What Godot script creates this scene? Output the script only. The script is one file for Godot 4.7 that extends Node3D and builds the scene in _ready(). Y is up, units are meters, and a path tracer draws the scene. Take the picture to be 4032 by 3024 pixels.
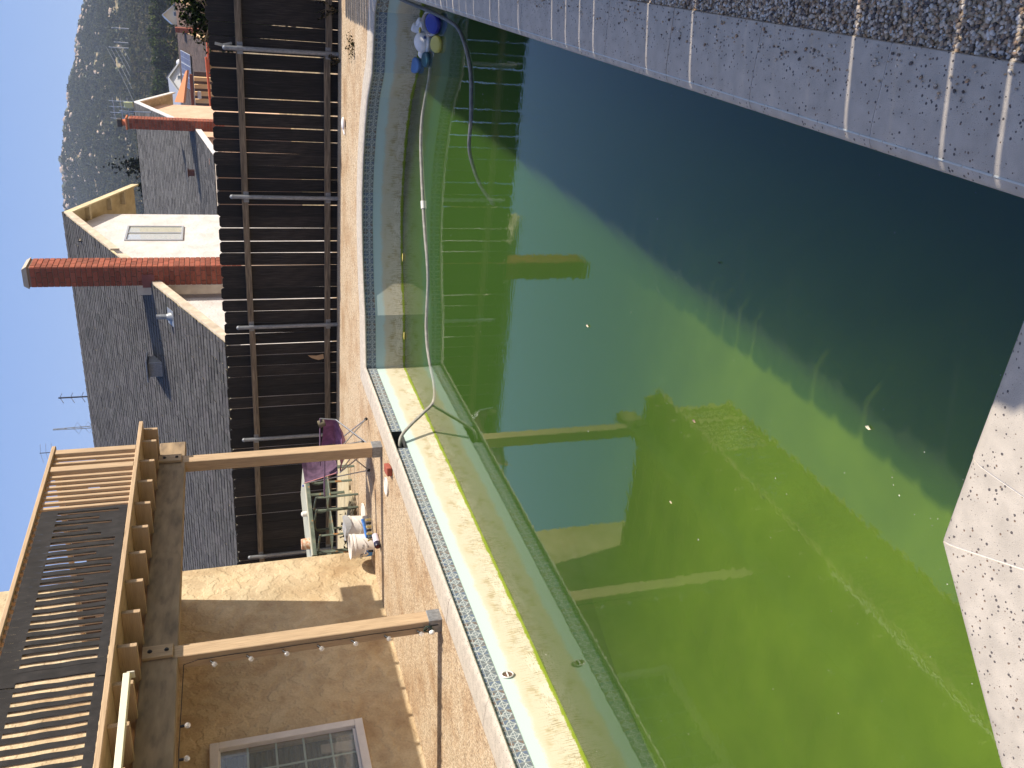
extends Node3D
# A back-yard pool seen with the camera turned on its side. World: y up, x along the far fence, z towards the viewer; y = 0 is the top of the pool coping.

const WL := -0.555          # water level
const FZ := -13.25          # far fence
const WX := -7.53           # house wall
var rng := RandomNumberGenerator.new()
var M := {}
var taken := {}
var off := {}


class MB:
	var v := PackedVector3Array()
	var n := PackedVector3Array()
	var t := PackedVector2Array()
	var k := PackedColorArray()
	var tint := Color.WHITE
	var tinted := false

	func put(p: Vector3, nn: Vector3, uv := Vector2.ZERO):
		v.append(p); n.append(nn); t.append(uv); k.append(tint)

	# a flat face, its outside away from `inner`
	func face(a: Vector3, b: Vector3, c: Vector3, d: Vector3, inner: Vector3, uv := []):
		var nn := (b - a).cross(c - a)
		if nn.length() < 1e-12:
			nn = (c - a).cross(d - a)
		nn = nn.normalized()
		var u: Array = uv if uv.size() else [Vector2(0, 0), Vector2(1, 0), Vector2(1, 1), Vector2(0, 1)]
		if nn.dot((a + b + c + d) / 4.0 - inner) < 0:
			nn = -nn
			put(a, nn, u[0]); put(b, nn, u[1]); put(c, nn, u[2]); put(a, nn, u[0]); put(c, nn, u[2]); put(d, nn, u[3])
		else:
			put(a, nn, u[0]); put(c, nn, u[2]); put(b, nn, u[1]); put(a, nn, u[0]); put(d, nn, u[3]); put(c, nn, u[2])

	func tri(a: Vector3, b: Vector3, c: Vector3, inner: Vector3):
		var nn := (b - a).cross(c - a).normalized()
		if nn.dot((a + b + c) / 3.0 - inner) < 0:
			put(a, -nn); put(b, -nn); put(c, -nn)
		else:
			put(a, nn); put(c, nn); put(b, nn)

	# box with chamfered edges: centre, size, chamfer, turn
	func box(c: Vector3, s: Vector3, b := 0.0, turn := Basis.IDENTITY):
		var h := s / 2.0
		b = minf(b, minf(h.x, minf(h.y, h.z)) * 0.45)
		if b <= 0.0:
			for a in 3:
				for sg in [-1.0, 1.0]:
					var q := []
					for e in [[-1, -1], [1, -1], [1, 1], [-1, 1]]:
						var p := Vector3.ZERO
						p[a] = sg * h[a]; p[(a + 1) % 3] = e[0] * h[(a + 1) % 3]; p[(a + 2) % 3] = e[1] * h[(a + 2) % 3]
						q.append(c + turn * p)
					face(q[0], q[1], q[2], q[3], c)
			return
		var P := func(s0: Vector3, a: int) -> Vector3:
			var p := s0 * (h - Vector3(b, b, b))
			p[a] = s0[a] * h[a]
			return c + turn * p
		for a in 3:
			var b1 := (a + 1) % 3
			var b2 := (a + 2) % 3
			for sg in [-1.0, 1.0]:
				var q := []
				for e in [[-1, -1], [1, -1], [1, 1], [-1, 1]]:
					var s0 := Vector3.ZERO
					s0[a] = sg; s0[b1] = e[0]; s0[b2] = e[1]
					q.append(P.call(s0, a))
				face(q[0], q[1], q[2], q[3], c)
			for e in [[-1, -1], [1, -1], [1, 1], [-1, 1]]:
				var s1 := Vector3.ZERO
				s1[a] = -1; s1[b1] = e[0]; s1[b2] = e[1]
				var s2 := s1
				s2[a] = 1
				face(P.call(s1, b1), P.call(s1, b2), P.call(s2, b2), P.call(s2, b1), c)
		for x in [-1.0, 1.0]:
			for y in [-1.0, 1.0]:
				for z in [-1.0, 1.0]:
					var s0 := Vector3(x, y, z)
					tri(P.call(s0, 0), P.call(s0, 1), P.call(s0, 2), c)

	# a polygon in the xy plane of `xf`, extruded along its z from -d/2 to d/2
	func prism(poly: PackedVector2Array, d: float, xf: Transform3D):
		var m := Vector2.ZERO
		for p in poly:
			m += p / poly.size()
		var mid := xf * Vector3(m.x, m.y, 0)
		var ids := Geometry2D.triangulate_polygon(poly)
		for s in [-1.0, 1.0]:
			for i in range(0, ids.size(), 3):
				var q := []
				for j in 3:
					var p := poly[ids[i + j]]
					q.append(xf * Vector3(p.x, p.y, s * d / 2))
				tri(q[0], q[1], q[2], (q[0] + q[1] + q[2]) / 3.0 - xf.basis.z * s)
		var area := 0.0
		for i in poly.size():
			area += poly[i].cross(poly[(i + 1) % poly.size()])
		for i in poly.size():
			var p := poly[i]
			var q := poly[(i + 1) % poly.size()]
			var nn := Vector2(q.y - p.y, p.x - q.x) * (1.0 if area > 0 else -1.0)
			var e := (p + q) / 2.0 - nn
			face(xf * Vector3(p.x, p.y, -d / 2), xf * Vector3(q.x, q.y, -d / 2), xf * Vector3(q.x, q.y, d / 2), xf * Vector3(p.x, p.y, d / 2), xf * Vector3(e.x, e.y, 0))

	func patch(a: Vector3, b: Vector3, c: Vector3, d: Vector3, na: Vector3, nb: Vector3, nc: Vector3, nd: Vector3, uv := []):
		var u: Array = uv if uv.size() else [Vector2(0, 0), Vector2(1, 0), Vector2(1, 1), Vector2(0, 1)]
		var g := (b - a).cross(c - a)
		if g.dot(na + nc) < 0:
			put(a, na, u[0]); put(b, nb, u[1]); put(c, nc, u[2]); put(a, na, u[0]); put(c, nc, u[2]); put(d, nd, u[3])
		else:
			put(a, na, u[0]); put(c, nc, u[2]); put(b, nb, u[1]); put(a, na, u[0]); put(d, nd, u[3]); put(c, nc, u[2])

	func tube(pts: Array, r, sides := 8, ends := true):
		var frames := []
		var up := Vector3(0.31, 0.9, 0.27)
		for i in pts.size():
			var dir: Vector3 = (pts[mini(i + 1, pts.size() - 1)] - pts[maxi(i - 1, 0)]).normalized()
			var x := up.cross(dir)
			if x.length() < 0.05:
				x = Vector3(1, 0, 0.2).cross(dir)
			x = x.normalized()
			var y := dir.cross(x)
			up = y
			frames.append([x, y])
		for i in pts.size() - 1:
			for j in sides:
				var q := []
				for e in [[0, 0], [1, 0], [1, 1], [0, 1]]:
					var f: Array = frames[i + e[0]]
					var a: float = TAU * (j + e[1]) / sides
					var nn: Vector3 = f[0] * cos(a) + f[1] * sin(a)
					var rr: float = r[i + e[0]] if r is Array else r
					q.append([pts[i + e[0]] + nn * rr, nn])
				patch(q[0][0], q[1][0], q[2][0], q[3][0], q[0][1], q[1][1], q[2][1], q[3][1])
		if ends:
			for e in [0, pts.size() - 1]:
				var f: Array = frames[e]
				var rr: float = r[e] if r is Array else r
				var c: Vector3 = pts[e]
				var inner: Vector3 = pts[1] if e == 0 else pts[e - 1]
				for j in sides:
					var a := TAU * j / sides
					var b := TAU * (j + 1) / sides
					tri(c, c + (f[0] * cos(a) + f[1] * sin(a)) * rr, c + (f[0] * cos(b) + f[1] * sin(b)) * rr, inner)

	# profile: [radius, height] pairs turned round the y axis of xf
	func lathe(prof: Array, xf: Transform3D, sides := 20):
		var turn_ := 0.0
		for i in prof.size():
			var w: Array = prof[i]
			var g: Array = prof[(i + 1) % prof.size()]
			turn_ += w[0] * g[1] - g[0] * w[1]
		for i in prof.size() - 1:
			var p := Vector2(prof[i][0], prof[i][1])
			var q := Vector2(prof[i + 1][0], prof[i + 1][1])
			var d := q - p
			if d.length() < 1e-7:
				continue
			var out := Vector2(d.y, -d.x).normalized() * (1.0 if turn_ >= 0 else -1.0)
			for j in sides:
				var a := TAU * j / sides
				var b := TAU * (j + 1) / sides
				var P := func(w: Vector2, g: float) -> Vector3: return xf * Vector3(w.x * cos(g), w.y, w.x * sin(g))
				var N := func(g: float) -> Vector3: return (xf.basis * Vector3(out.x * cos(g), out.y, out.x * sin(g))).normalized()
				patch(P.call(p, a), P.call(p, b), P.call(q, b), P.call(q, a), N.call(a), N.call(b), N.call(b), N.call(a), [Vector2(float(j) / sides, 1 - float(i) / (prof.size() - 1)), Vector2(float(j + 1) / sides, 1 - float(i) / (prof.size() - 1)), Vector2(float(j + 1) / sides, 1 - float(i + 1) / (prof.size() - 1)), Vector2(float(j) / sides, 1 - float(i + 1) / (prof.size() - 1))])

	func ball(c: Vector3, r: Vector3, turn := Basis.IDENTITY, rings := 8, sides := 14):
		for i in rings:
			for j in sides:
				var q := []
				for e in [[0, 0], [0, 1], [1, 1], [1, 0]]:
					var a: float = PI * (i + e[0]) / rings
					var b: float = TAU * (j + e[1]) / sides
					var d := Vector3(sin(a) * cos(b), cos(a), sin(a) * sin(b))
					q.append([c + turn * (d * r), (turn * (d / r)).normalized()])
				patch(q[0][0], q[1][0], q[2][0], q[3][0], q[0][1], q[1][1], q[2][1], q[3][1])

	func leaf(c: Vector3, s: float, g: RandomNumberGenerator, ratio := 0.5):
		var d := Vector3(g.randfn(), g.randfn(), g.randfn()).normalized()
		var e := d.cross(Vector3(g.randfn(), g.randfn(), g.randfn())).normalized()
		var nn := d.cross(e)
		var a := c - d * s
		var b := c + e * s * ratio + nn * s * 0.15
		var f := c + d * s
		var h := c - e * s * ratio + nn * s * 0.15
		put(a, nn); put(f, nn); put(b, nn); put(a, nn); put(h, nn); put(f, nn)

	func mesh() -> ArrayMesh:
		var arr := []
		arr.resize(Mesh.ARRAY_MAX)
		arr[Mesh.ARRAY_VERTEX] = v
		arr[Mesh.ARRAY_NORMAL] = n
		arr[Mesh.ARRAY_TEX_UV] = t
		if tinted:
			arr[Mesh.ARRAY_COLOR] = k
		var m := ArrayMesh.new()
		m.add_surface_from_arrays(Mesh.PRIMITIVE_TRIANGLES, arr)
		return m


# ---------------------------------------------------------------- naming
func numbered(key: String) -> String:
	if not taken.has(key):
		taken[key] = 0
		return ""
	taken[key] += 1
	return "_%03d" % taken[key]


func tag(o: Node, label := "", category := "", group := "", kind := ""):
	for e in [["label", label], ["category", category], ["group", group], ["kind", kind]]:
		if e[1] != "":
			o.set_meta(e[0], e[1])
	return o


func thing(called: String, label: String, category: String, at := Vector3.ZERO, group := "") -> Node3D:
	var o := Node3D.new()
	o.name = called + numbered("/" + called)
	o.position = at
	add_child(o, true)
	off[o] = at
	tag(o, label, category, group)
	return o


# a mesh built in world coordinates, as a child of `parent` (a thing or one of its parts) or at top level
func part(parent: Node3D, called: String, shape, mat: Material, label := "") -> MeshInstance3D:
	var o := MeshInstance3D.new()
	var p: Node3D = self if parent == null else parent
	o.name = called + numbered(str(p.get_instance_id()) + "/" + called)
	o.mesh = shape.mesh() if shape is MB else shape
	o.material_override = mat
	o.position = Vector3.ZERO if parent == null else -off.get(parent, Vector3.ZERO)
	p.add_child(o, true)
	off[o] = Vector3.ZERO
	if label != "":
		o.set_meta("label", label)
	return o


func structure(called: String, shape, mat: Material) -> MeshInstance3D:
	return tag(part(null, called, shape, mat), "", "", "", "structure")


func copies(parent: Node3D, called: String, mesh: Mesh, mat: Material, where: Array, tints := []) -> MultiMeshInstance3D:
	var mm := MultiMesh.new()
	mm.transform_format = MultiMesh.TRANSFORM_3D
	mm.use_colors = tints.size() > 0
	mm.mesh = mesh
	mm.instance_count = where.size()
	for i in where.size():
		mm.set_instance_transform(i, where[i])
		if tints.size():
			mm.set_instance_color(i, tints[i])
	var o := MultiMeshInstance3D.new()
	var p: Node3D = self if parent == null else parent
	o.name = called + numbered(str(p.get_instance_id()) + "/" + called)
	o.multimesh = mm
	o.material_override = mat
	o.position = Vector3.ZERO if parent == null else -off.get(parent, Vector3.ZERO)
	o.set_meta("kind", "stuff")
	p.add_child(o, true)
	return o


# ---------------------------------------------------------------- textures and materials
func field(size: int, freq: float, seed_: int, kind := FastNoiseLite.TYPE_SIMPLEX_SMOOTH, octaves := 4, cell := -1) -> PackedByteArray:
	var f := FastNoiseLite.new()
	f.seed = seed_
	f.noise_type = kind
	f.frequency = freq
	f.fractal_octaves = octaves
	f.fractal_type = FastNoiseLite.FRACTAL_FBM if octaves > 1 else FastNoiseLite.FRACTAL_NONE
	if cell >= 0:
		f.cellular_return_type = cell
	var im := f.get_seamless_image(size, size)
	im.convert(Image.FORMAT_L8)
	return im.get_data()


func ramp(stops: Array) -> Array:
	var out := []
	for i in 256:
		var x := i / 255.0
		var c: Color = stops[0][1]
		for j in stops.size() - 1:
			if x >= stops[j][0]:
				c = stops[j][1].lerp(stops[j + 1][1], clampf((x - stops[j][0]) / maxf(stops[j + 1][0] - stops[j][0], 1e-4), 0, 1))
		out.append(c)
	return out


# colour texture: a colour ramp over one field, multiplied by further [field, low, high] shades of tone
func texture(size: int, base: PackedByteArray, stops: Array, tones := []) -> ImageTexture:
	var r := ramp(stops)
	var im := Image.create(size, size, false, Image.FORMAT_RGB8)
	var data := PackedByteArray()
	data.resize(size * size * 3)
	for i in size * size:
		var c: Color = r[base[i]]
		var f := 255.0
		for e in tones:
			f *= lerpf(e[1], e[2], e[0][i] / 255.0)
		data[i * 3] = int(clampf(c.r * f, 0, 255)); data[i * 3 + 1] = int(clampf(c.g * f, 0, 255)); data[i * 3 + 2] = int(clampf(c.b * f, 0, 255))
	im = Image.create_from_data(size, size, false, Image.FORMAT_RGB8, data)
	return ImageTexture.create_from_image(im)


func gray(size: int, data: PackedByteArray) -> ImageTexture:
	return ImageTexture.create_from_image(Image.create_from_data(size, size, false, Image.FORMAT_L8, data))


func plain(c: Color, rough := 0.8, metal := 0.0) -> StandardMaterial3D:
	var m := StandardMaterial3D.new()
	m.albedo_color = c
	m.roughness = rough
	m.metallic = metal
	return m


# a material whose maps are laid over the world by three planes; size in metres of one repeat
func surfaced(tex: Texture2D, size: Vector3, rough := 0.85, relief: Texture2D = null, depth := 0.0, world := true) -> StandardMaterial3D:
	var m := StandardMaterial3D.new()
	m.albedo_texture = tex
	m.roughness = rough
	m.uv1_triplanar = true
	m.uv1_world_triplanar = world
	m.uv1_scale = Vector3(1 / size.x, 1 / size.y, 1 / size.z)
	m.uv1_triplanar_sharpness = 8.0
	if relief:
		m.heightmap_enabled = true
		m.heightmap_texture = relief
		m.heightmap_scale = depth
	return m


# a second, larger pattern multiplied over a surface
func overlay(m: StandardMaterial3D, tex: Texture2D, size: float):
	m.detail_enabled = true
	m.detail_blend_mode = BaseMaterial3D.BLEND_MODE_MUL
	m.detail_albedo = tex
	m.detail_uv_layer = BaseMaterial3D.DETAIL_UV_2
	m.uv2_triplanar = true
	m.uv2_world_triplanar = true
	m.uv2_scale = Vector3(1 / size, 1 / size, 1 / size)
	m.uv2_triplanar_sharpness = 8.0


func col(r: int, g: int, b: int) -> Color:
	return Color8(r, g, b)


const WATER_DENSITY := 1.6
const WATER_COLOR := Color(0.36, 0.58, 0.12)
const WATER_DEEP := 1.35
const WATER_SHALLOW := 0.46


func _ready():
	rng.seed = 1
	# camera: a phone held upright, its picture stored on its side
	var cam := Camera3D.new()
	cam.name = "camera"
	cam.fov = 48.06
	cam.near = 0.05
	cam.far = 4000.0
	var r := Vector3(0.89507921, -0.05315744, -0.44272735)
	var u := Vector3(-0.09274278, 0.94896339, -0.30144195)
	var f := Vector3(-0.43615593, -0.31087419, -0.84446743)
	cam.transform = Transform3D(Basis(-u, r, -f), Vector3(0, 1.712, 0))
	add_child(cam)
	cam.current = true
	# sky and air
	var sky := ProceduralSkyMaterial.new()
	sky.sky_top_color = Color(0.085, 0.19, 0.48).linear_to_srgb()
	sky.sky_horizon_color = Color(0.29, 0.40, 0.60).linear_to_srgb()
	sky.sky_curve = 0.18
	sky.sun_angle_max = 70.0
	sky.sun_curve = 0.5
	sky.ground_bottom_color = Color(0.2, 0.17, 0.13).linear_to_srgb()
	sky.ground_horizon_color = Color(0.3, 0.32, 0.36).linear_to_srgb()
	var env := Environment.new()
	env.background_mode = Environment.BG_SKY
	env.sky = Sky.new()
	env.sky.sky_material = sky
	env.background_energy_multiplier = 1.0
	env.ambient_light_source = Environment.AMBIENT_SOURCE_SKY
	env.tonemap_mode = Environment.TONE_MAPPER_LINEAR
	env.tonemap_exposure = 1.6
	env.sdfgi_enabled = true
	env.ssao_enabled = true
	env.ssil_enabled = true
	env.volumetric_fog_enabled = true
	env.volumetric_fog_density = 0.0
	env.fog_enabled = true
	env.fog_density = 0.0003
	env.fog_light_color = Color(0.88, 0.93, 1.0)
	var we := WorldEnvironment.new()
	we.environment = env
	add_child(we)
	# the sun stands to the right and behind the far fence
	var sun := DirectionalLight3D.new()
	sun.name = "sun"
	sun.light_energy = 1.38
	sun.light_color = Color(1.0, 0.962, 0.905)
	sun.light_angular_distance = 0.53
	sun.shadow_enabled = true
	var elev := deg_to_rad(45.0)
	var az := deg_to_rad(12.5)
	var to_sun := Vector3(cos(elev) * cos(az), sin(elev), -cos(elev) * sin(az))
	sun.transform = Transform3D.IDENTITY.looking_at(-to_sun, Vector3.UP)
	add_child(sun)
	make_materials()
	build_land()
	build_deck()
	build_pool()
	build_water()
	build_fences()
	build_house()
	build_balcony()
	build_neighbours()
	build_deck_things()
	build_pool_gear()


func make_materials():
	var n5 := field(512, 0.008, 11, FastNoiseLite.TYPE_SIMPLEX_SMOOTH, 5)
	var n5b := field(512, 0.02, 23, FastNoiseLite.TYPE_SIMPLEX_SMOOTH, 5)
	var fine := field(512, 0.12, 31, FastNoiseLite.TYPE_SIMPLEX_SMOOTH, 3)
	var blot := field(512, 0.005, 47, FastNoiseLite.TYPE_SIMPLEX_SMOOTH, 3)
	# house stucco: trowelled, patchy
	var trowel := PackedByteArray()
	trowel.resize(512 * 512)
	for i in 512 * 512:
		trowel[i] = int(clampf((n5b[i] - 105) * 4.0, 0, 190)) + fine[i] / 5
	var trowel_tex := gray(512, trowel)
	M.stucco = surfaced(texture(512, n5b, [[0.0, col(172, 153, 123)], [0.25, col(189, 171, 140)], [0.6, col(196, 180, 148)], [1.0, col(206, 191, 159)]], [[fine, 0.95, 1.04], [blot, 0.93, 1.06]]), Vector3(2.3, 2.3, 2.3), 0.92, trowel_tex, 1.0)
	overlay(M.stucco, texture(512, n5, [[0.0, col(214, 196, 176)], [0.4, col(246, 240, 232)], [1.0, col(255, 255, 255)]]), 5.2)
	M.white_stucco = surfaced(texture(512, n5, [[0.0, col(188, 181, 175)], [0.5, col(201, 195, 191)], [1.0, col(209, 204, 201)]], [[fine, 0.95, 1.04]]), Vector3(3, 3, 3), 0.92, trowel_tex, 0.6)
	M.pink_stucco = surfaced(texture(512, n5, [[0.0, col(196, 160, 134)], [1.0, col(214, 180, 154)]], [[fine, 0.95, 1.04]]), Vector3(3, 3, 3), 0.92, trowel_tex, 0.6)
	# exposed pebbles of the deck
	var cell_v := field(1024, 0.062, 5, FastNoiseLite.TYPE_CELLULAR, 1, FastNoiseLite.RETURN_CELL_VALUE)
	var cell_d := field(1024, 0.062, 5, FastNoiseLite.TYPE_CELLULAR, 1, FastNoiseLite.RETURN_DISTANCE)
	var patch_ := field(1024, 0.007, 6, FastNoiseLite.TYPE_SIMPLEX_SMOOTH, 5)
	M.deck = surfaced(texture(1024, cell_v, [[0.0, col(128, 108, 84)], [0.2, col(172, 150, 121)], [0.5, col(191, 169, 139)], [0.75, col(206, 188, 159)], [0.92, col(216, 202, 178)], [1.0, col(150, 118, 90)]], [[cell_d, 1.06, 0.82], [patch_, 0.92, 1.06]]), Vector3(0.7, 0.7, 0.7), 0.9)
	overlay(M.deck, texture(512, n5, [[0.0, col(214, 194, 174)], [0.3, col(238, 227, 216)], [0.55, col(252, 248, 244)], [1.0, col(255, 255, 255)]]), 3.4)
	# cast coping with pits and dark pebbles showing
	var sv := field(1024, 0.05, 77, FastNoiseLite.TYPE_CELLULAR, 1, FastNoiseLite.RETURN_CELL_VALUE)
	var sd := field(1024, 0.05, 77, FastNoiseLite.TYPE_CELLULAR, 1, FastNoiseLite.RETURN_DISTANCE)
	var cn := field(1024, 0.006, 78, FastNoiseLite.TYPE_SIMPLEX_SMOOTH, 5)
	var cf := field(1024, 0.2, 79, FastNoiseLite.TYPE_SIMPLEX_SMOOTH, 2)
	var pit := field(1024, 0.11, 80, FastNoiseLite.TYPE_SIMPLEX_SMOOTH, 2)
	var cdat := PackedByteArray()
	cdat.resize(1024 * 1024 * 3)
	var cb := PackedByteArray()
	cb.resize(1024 * 1024)
	for i in 1024 * 1024:
		var tone := 0.9 + 0.14 * cn[i] / 255.0 + (cf[i] - 128) * 0.0004
		var c := Vector3(186, 176, 162) * tone
		var h := 170 + (cf[i] - 128) / 4
		var limit := 30 + (sv[i] * 7) % 42
		if (sv[i] > 204 and sd[i] < limit) or pit[i] > 218:
			c = Vector3(88, 82, 80) if sv[i] % 3 else Vector3(120, 100, 84)
			h = 60
		cdat[i * 3] = int(c.x); cdat[i * 3 + 1] = int(c.y); cdat[i * 3 + 2] = int(c.z)
		cb[i] = clampi(h, 0, 255)
	M.coping = surfaced(ImageTexture.create_from_image(Image.create_from_data(1024, 1024, false, Image.FORMAT_RGB8, cdat)), Vector3(0.62, 0.62, 0.62), 0.85, gray(1024, cb), 0.25)
	M.mortar = surfaced(texture(512, fine, [[0.0, col(192, 184, 174)], [1.0, col(214, 207, 198)]]), Vector3(0.4, 0.4, 0.4), 0.95)
	# weathered boards: grain runs along y in the fence, along z in the beams
	var grain := texture(512, n5b, [[0.0, col(26, 24, 22)], [0.4, col(45, 40, 37)], [0.7, col(57, 52, 47)], [1.0, col(82, 75, 68)]], [[blot, 0.72, 1.2], [fine, 0.85, 1.1]])
	var grain_h := gray(512, n5b)
	M.board = surfaced(grain, Vector3(0.22, 3.4, 0.22), 0.93, grain_h, 0.25)
	M.board.uv1_offset = Vector3(0.13, 0.4, 0.27)
	M.board_pale = M.board.duplicate()
	M.board_pale.albedo_color = Color(0.86, 0.85, 0.85)
	M.board_pale.uv1_offset = Vector3(0.4, 0.1, 0.6)
	M.board_dark = M.board.duplicate()
	M.board_dark.albedo_color = Color(0.6, 0.6, 0.62)
	M.board_dark.uv1_offset = Vector3(0.7, 0.75, 0.15)
	M.board.albedo_color = Color(0.72, 0.72, 0.73)
	M.rail = surfaced(texture(512, n5b, [[0.0, col(78, 68, 56)], [0.5, col(118, 104, 86)], [1.0, col(146, 132, 110)]], [[blot, 0.75, 1.15]]), Vector3(3.0, 0.16, 0.16), 0.93, grain_h, 0.2)
	M.splinter = surfaced(texture(512, n5b, [[0.0, col(150, 122, 92)], [1.0, col(196, 166, 130)]]), Vector3(0.1, 1.5, 0.1), 0.9)
	# painted timber of the balcony
	var paint := texture(512, n5b, [[0.0, col(152, 126, 98)], [0.3, col(174, 147, 115)], [0.7, col(183, 156, 123)], [1.0, col(190, 164, 131)]], [[blot, 0.95, 1.05]])
	M.timber_y = surfaced(paint, Vector3(0.14, 2.6, 0.14), 0.75, grain_h, 0.06)
	M.timber_z = surfaced(paint, Vector3(0.14, 0.14, 2.6), 0.75, grain_h, 0.06)
	M.timber_x = surfaced(paint, Vector3(2.6, 0.14, 0.14), 0.75, grain_h, 0.06)
	M.timber_beam = surfaced(texture(512, n5, [[0.0, col(118, 100, 80)], [0.4, col(150, 128, 100)], [0.7, col(160, 136, 106)], [1.0, col(170, 148, 116)]], [[blot, 0.85, 1.06]]), Vector3(0.5, 0.5, 1.6), 0.8, grain_h, 0.05)
	M.trim = surfaced(texture(512, n5, [[0.0, col(176, 160, 140)], [1.0, col(214, 200, 178)]], [[blot, 0.92, 1.04]]), Vector3(1.2, 1.2, 1.2), 0.8)
	M.cream = surfaced(texture(512, n5, [[0.0, col(186, 170, 134)], [1.0, col(214, 200, 164)]]), Vector3(1.2, 1.2, 1.2), 0.8)
	M.white = surfaced(texture(512, n5, [[0.0, col(206, 202, 200)], [1.0, col(224, 221, 218)]]), Vector3(1, 1, 1), 0.5)
	M.shingle = surfaced(texture(512, fine, [[0.0, col(190, 188, 188)], [1.0, col(255, 252, 248)]], [[n5, 0.85, 1.05]]), Vector3(0.5, 0.5, 0.5), 0.95)
	M.shingle.vertex_color_use_as_albedo = true
	M.brick = surfaced(texture(512, n5b, [[0.0, col(205, 200, 196)], [1.0, col(255, 250, 244)]], [[fine, 0.82, 1.05]]), Vector3(0.5, 0.5, 0.5), 0.92)
	M.brick.vertex_color_use_as_albedo = true
	M.joint = plain(col(142, 122, 106), 0.95)
	M.galvanised = surfaced(texture(512, n5b, [[0.0, col(120, 122, 124)], [1.0, col(156, 158, 160)]], [[blot, 0.9, 1.05]]), Vector3(0.3, 0.6, 0.3), 0.45)
	M.galvanised.metallic = 0.35
	M.steel = plain(col(185, 188, 192), 0.3, 0.8)
	M.black = plain(col(22, 22, 24), 0.55)
	M.wire = plain(col(20, 20, 20), 0.6)
	# pool plaster: bleached band under the tiles, tan scum line, algae at the water's edge
	var pw := 1024
	var ph := 256
	var p1 := field(1024, 0.01, 91, FastNoiseLite.TYPE_SIMPLEX_SMOOTH, 5)
	var p2 := field(1024, 0.05, 92, FastNoiseLite.TYPE_SIMPLEX_SMOOTH, 4)
	var p3 := field(1024, 0.004, 93, FastNoiseLite.TYPE_SIMPLEX_SMOOTH, 4)
	var pd := PackedByteArray()
	pd.resize(pw * ph * 3)
	for y in ph:
		for x in pw:
			var i := y * 1024 + x
			var j := x + (y * 3 % 1024) * 1024
			var a := p1[i] / 255.0
			var b := p2[j] / 255.0
			var g := p3[i] / 255.0
			var v := float(y) / ph
			var st: float = p2[((x * 5 + y / 9) % 1024) + ((y / 5 + x / 40) % 1024) * 1024] / 255.0
			var c := Color8(182, 200, 193)
			c = c.lerp(Color8(194, 185, 160), smoothstep(0.22, 0.35, v + (a - 0.5) * 0.09 + (b - 0.5) * 0.08 + (st - 0.5) * 0.06))
			c = c.lerp(Color8(158, 140, 98), 0.7 * smoothstep(0.48, 0.72, a * 0.5 + st * 0.5) * smoothstep(0.3, 0.55, v))
			c = c.lerp(Color8(96, 90, 72), 0.45 * smoothstep(0.55, 0.8, st) * smoothstep(0.35, 0.8, v))
			c = c.lerp(Color8(208, 200, 178), smoothstep(0.52, 0.62, g * 0.5 + a * 0.3 + b * 0.2) * smoothstep(0.6, 0.72, v) * 0.8)
			if b < 0.3 and v > 0.3:
				c = c.lerp(Color8(78, 72, 58), (0.3 - b) * 3.0 * smoothstep(0.3, 0.9, v))
			c = c.lerp(Color8(124, 142, 20), smoothstep(0.88, 0.915, v + (b - 0.5) * 0.06 + (a - 0.5) * 0.05))
			c = c.lerp(Color8(62, 76, 22), smoothstep(0.95, 0.98, v))
			i = (y * pw + x) * 3
			pd[i] = int(c.r8); pd[i + 1] = int(c.g8); pd[i + 2] = int(c.b8)
	M.plaster = StandardMaterial3D.new()
	M.plaster.albedo_texture = ImageTexture.create_from_image(Image.create_from_data(pw, ph, false, Image.FORMAT_RGB8, pd))
	M.plaster.roughness = 0.85
	# printed pool tiles: a star of pale lines on blotched blue and brown glaze, three prints
	M.tile = []
	for kind in 3:
		var sz := 96
		var td := PackedByteArray()
		td.resize(sz * sz * 3)
		for y in sz:
			for x in sz:
				var u := Vector2(x - sz / 2.0 + 0.5, y - sz / 2.0 + 0.5) / (sz / 2.0)
				var b: float = n5b[(y * 2 + kind * 90) * 512 + x * 2 + kind * 130] / 255.0
				var c := Color8(92, 103, 112).lerp(Color8(128, 134, 136), b)
				if absf(u.x) + absf(u.y) > 1.05:
					c = c.lerp(Color8(120, 94, 78) if kind == 0 else (Color8(84, 100, 134) if kind == 1 else Color8(106, 108, 110)), 0.75 * smoothstep(0.35, 0.6, b))
				var star := pow(absf(u.x), 0.72) + pow(absf(u.y), 0.72)
				var line := 0.0
				line = maxf(line, 1.0 - smoothstep(0.035, 0.065, minf(absf(u.x), absf(u.y))))
				line = maxf(line, 1.0 - smoothstep(0.05, 0.1, absf(star - 1.0 - 0.07 * sin(6.0 * atan2(u.y, u.x)))))
				line = maxf(line, smoothstep(0.93, 0.97, maxf(absf(u.x), absf(u.y))))
				c = c.lerp(Color8(204, 206, 198), line * 0.85)
				var i := (y * sz + x) * 3
				td[i] = c.r8; td[i + 1] = c.g8; td[i + 2] = c.b8
		var tm := StandardMaterial3D.new()
		tm.albedo_texture = ImageTexture.create_from_image(Image.create_from_data(sz, sz, false, Image.FORMAT_RGB8, td))
		tm.roughness = 0.35
		M.tile.append(tm)
	# water
	var rip := field(512, 0.018, 61, FastNoiseLite.TYPE_SIMPLEX_SMOOTH, 4)
	var rim := Image.create_from_data(512, 512, false, Image.FORMAT_L8, rip)
	rim.convert(Image.FORMAT_RGBA8)
	rim.bump_map_to_normal_map(6.0)
	var w := StandardMaterial3D.new()
	w.transparency = BaseMaterial3D.TRANSPARENCY_ALPHA
	w.albedo_color = Color(1, 1, 1, 0.01)
	w.roughness = 0.0
	w.metallic_specular = 0.46
	w.normal_enabled = true
	w.normal_texture = ImageTexture.create_from_image(rim)
	w.normal_scale = 0.016
	w.uv1_triplanar = true
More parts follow.
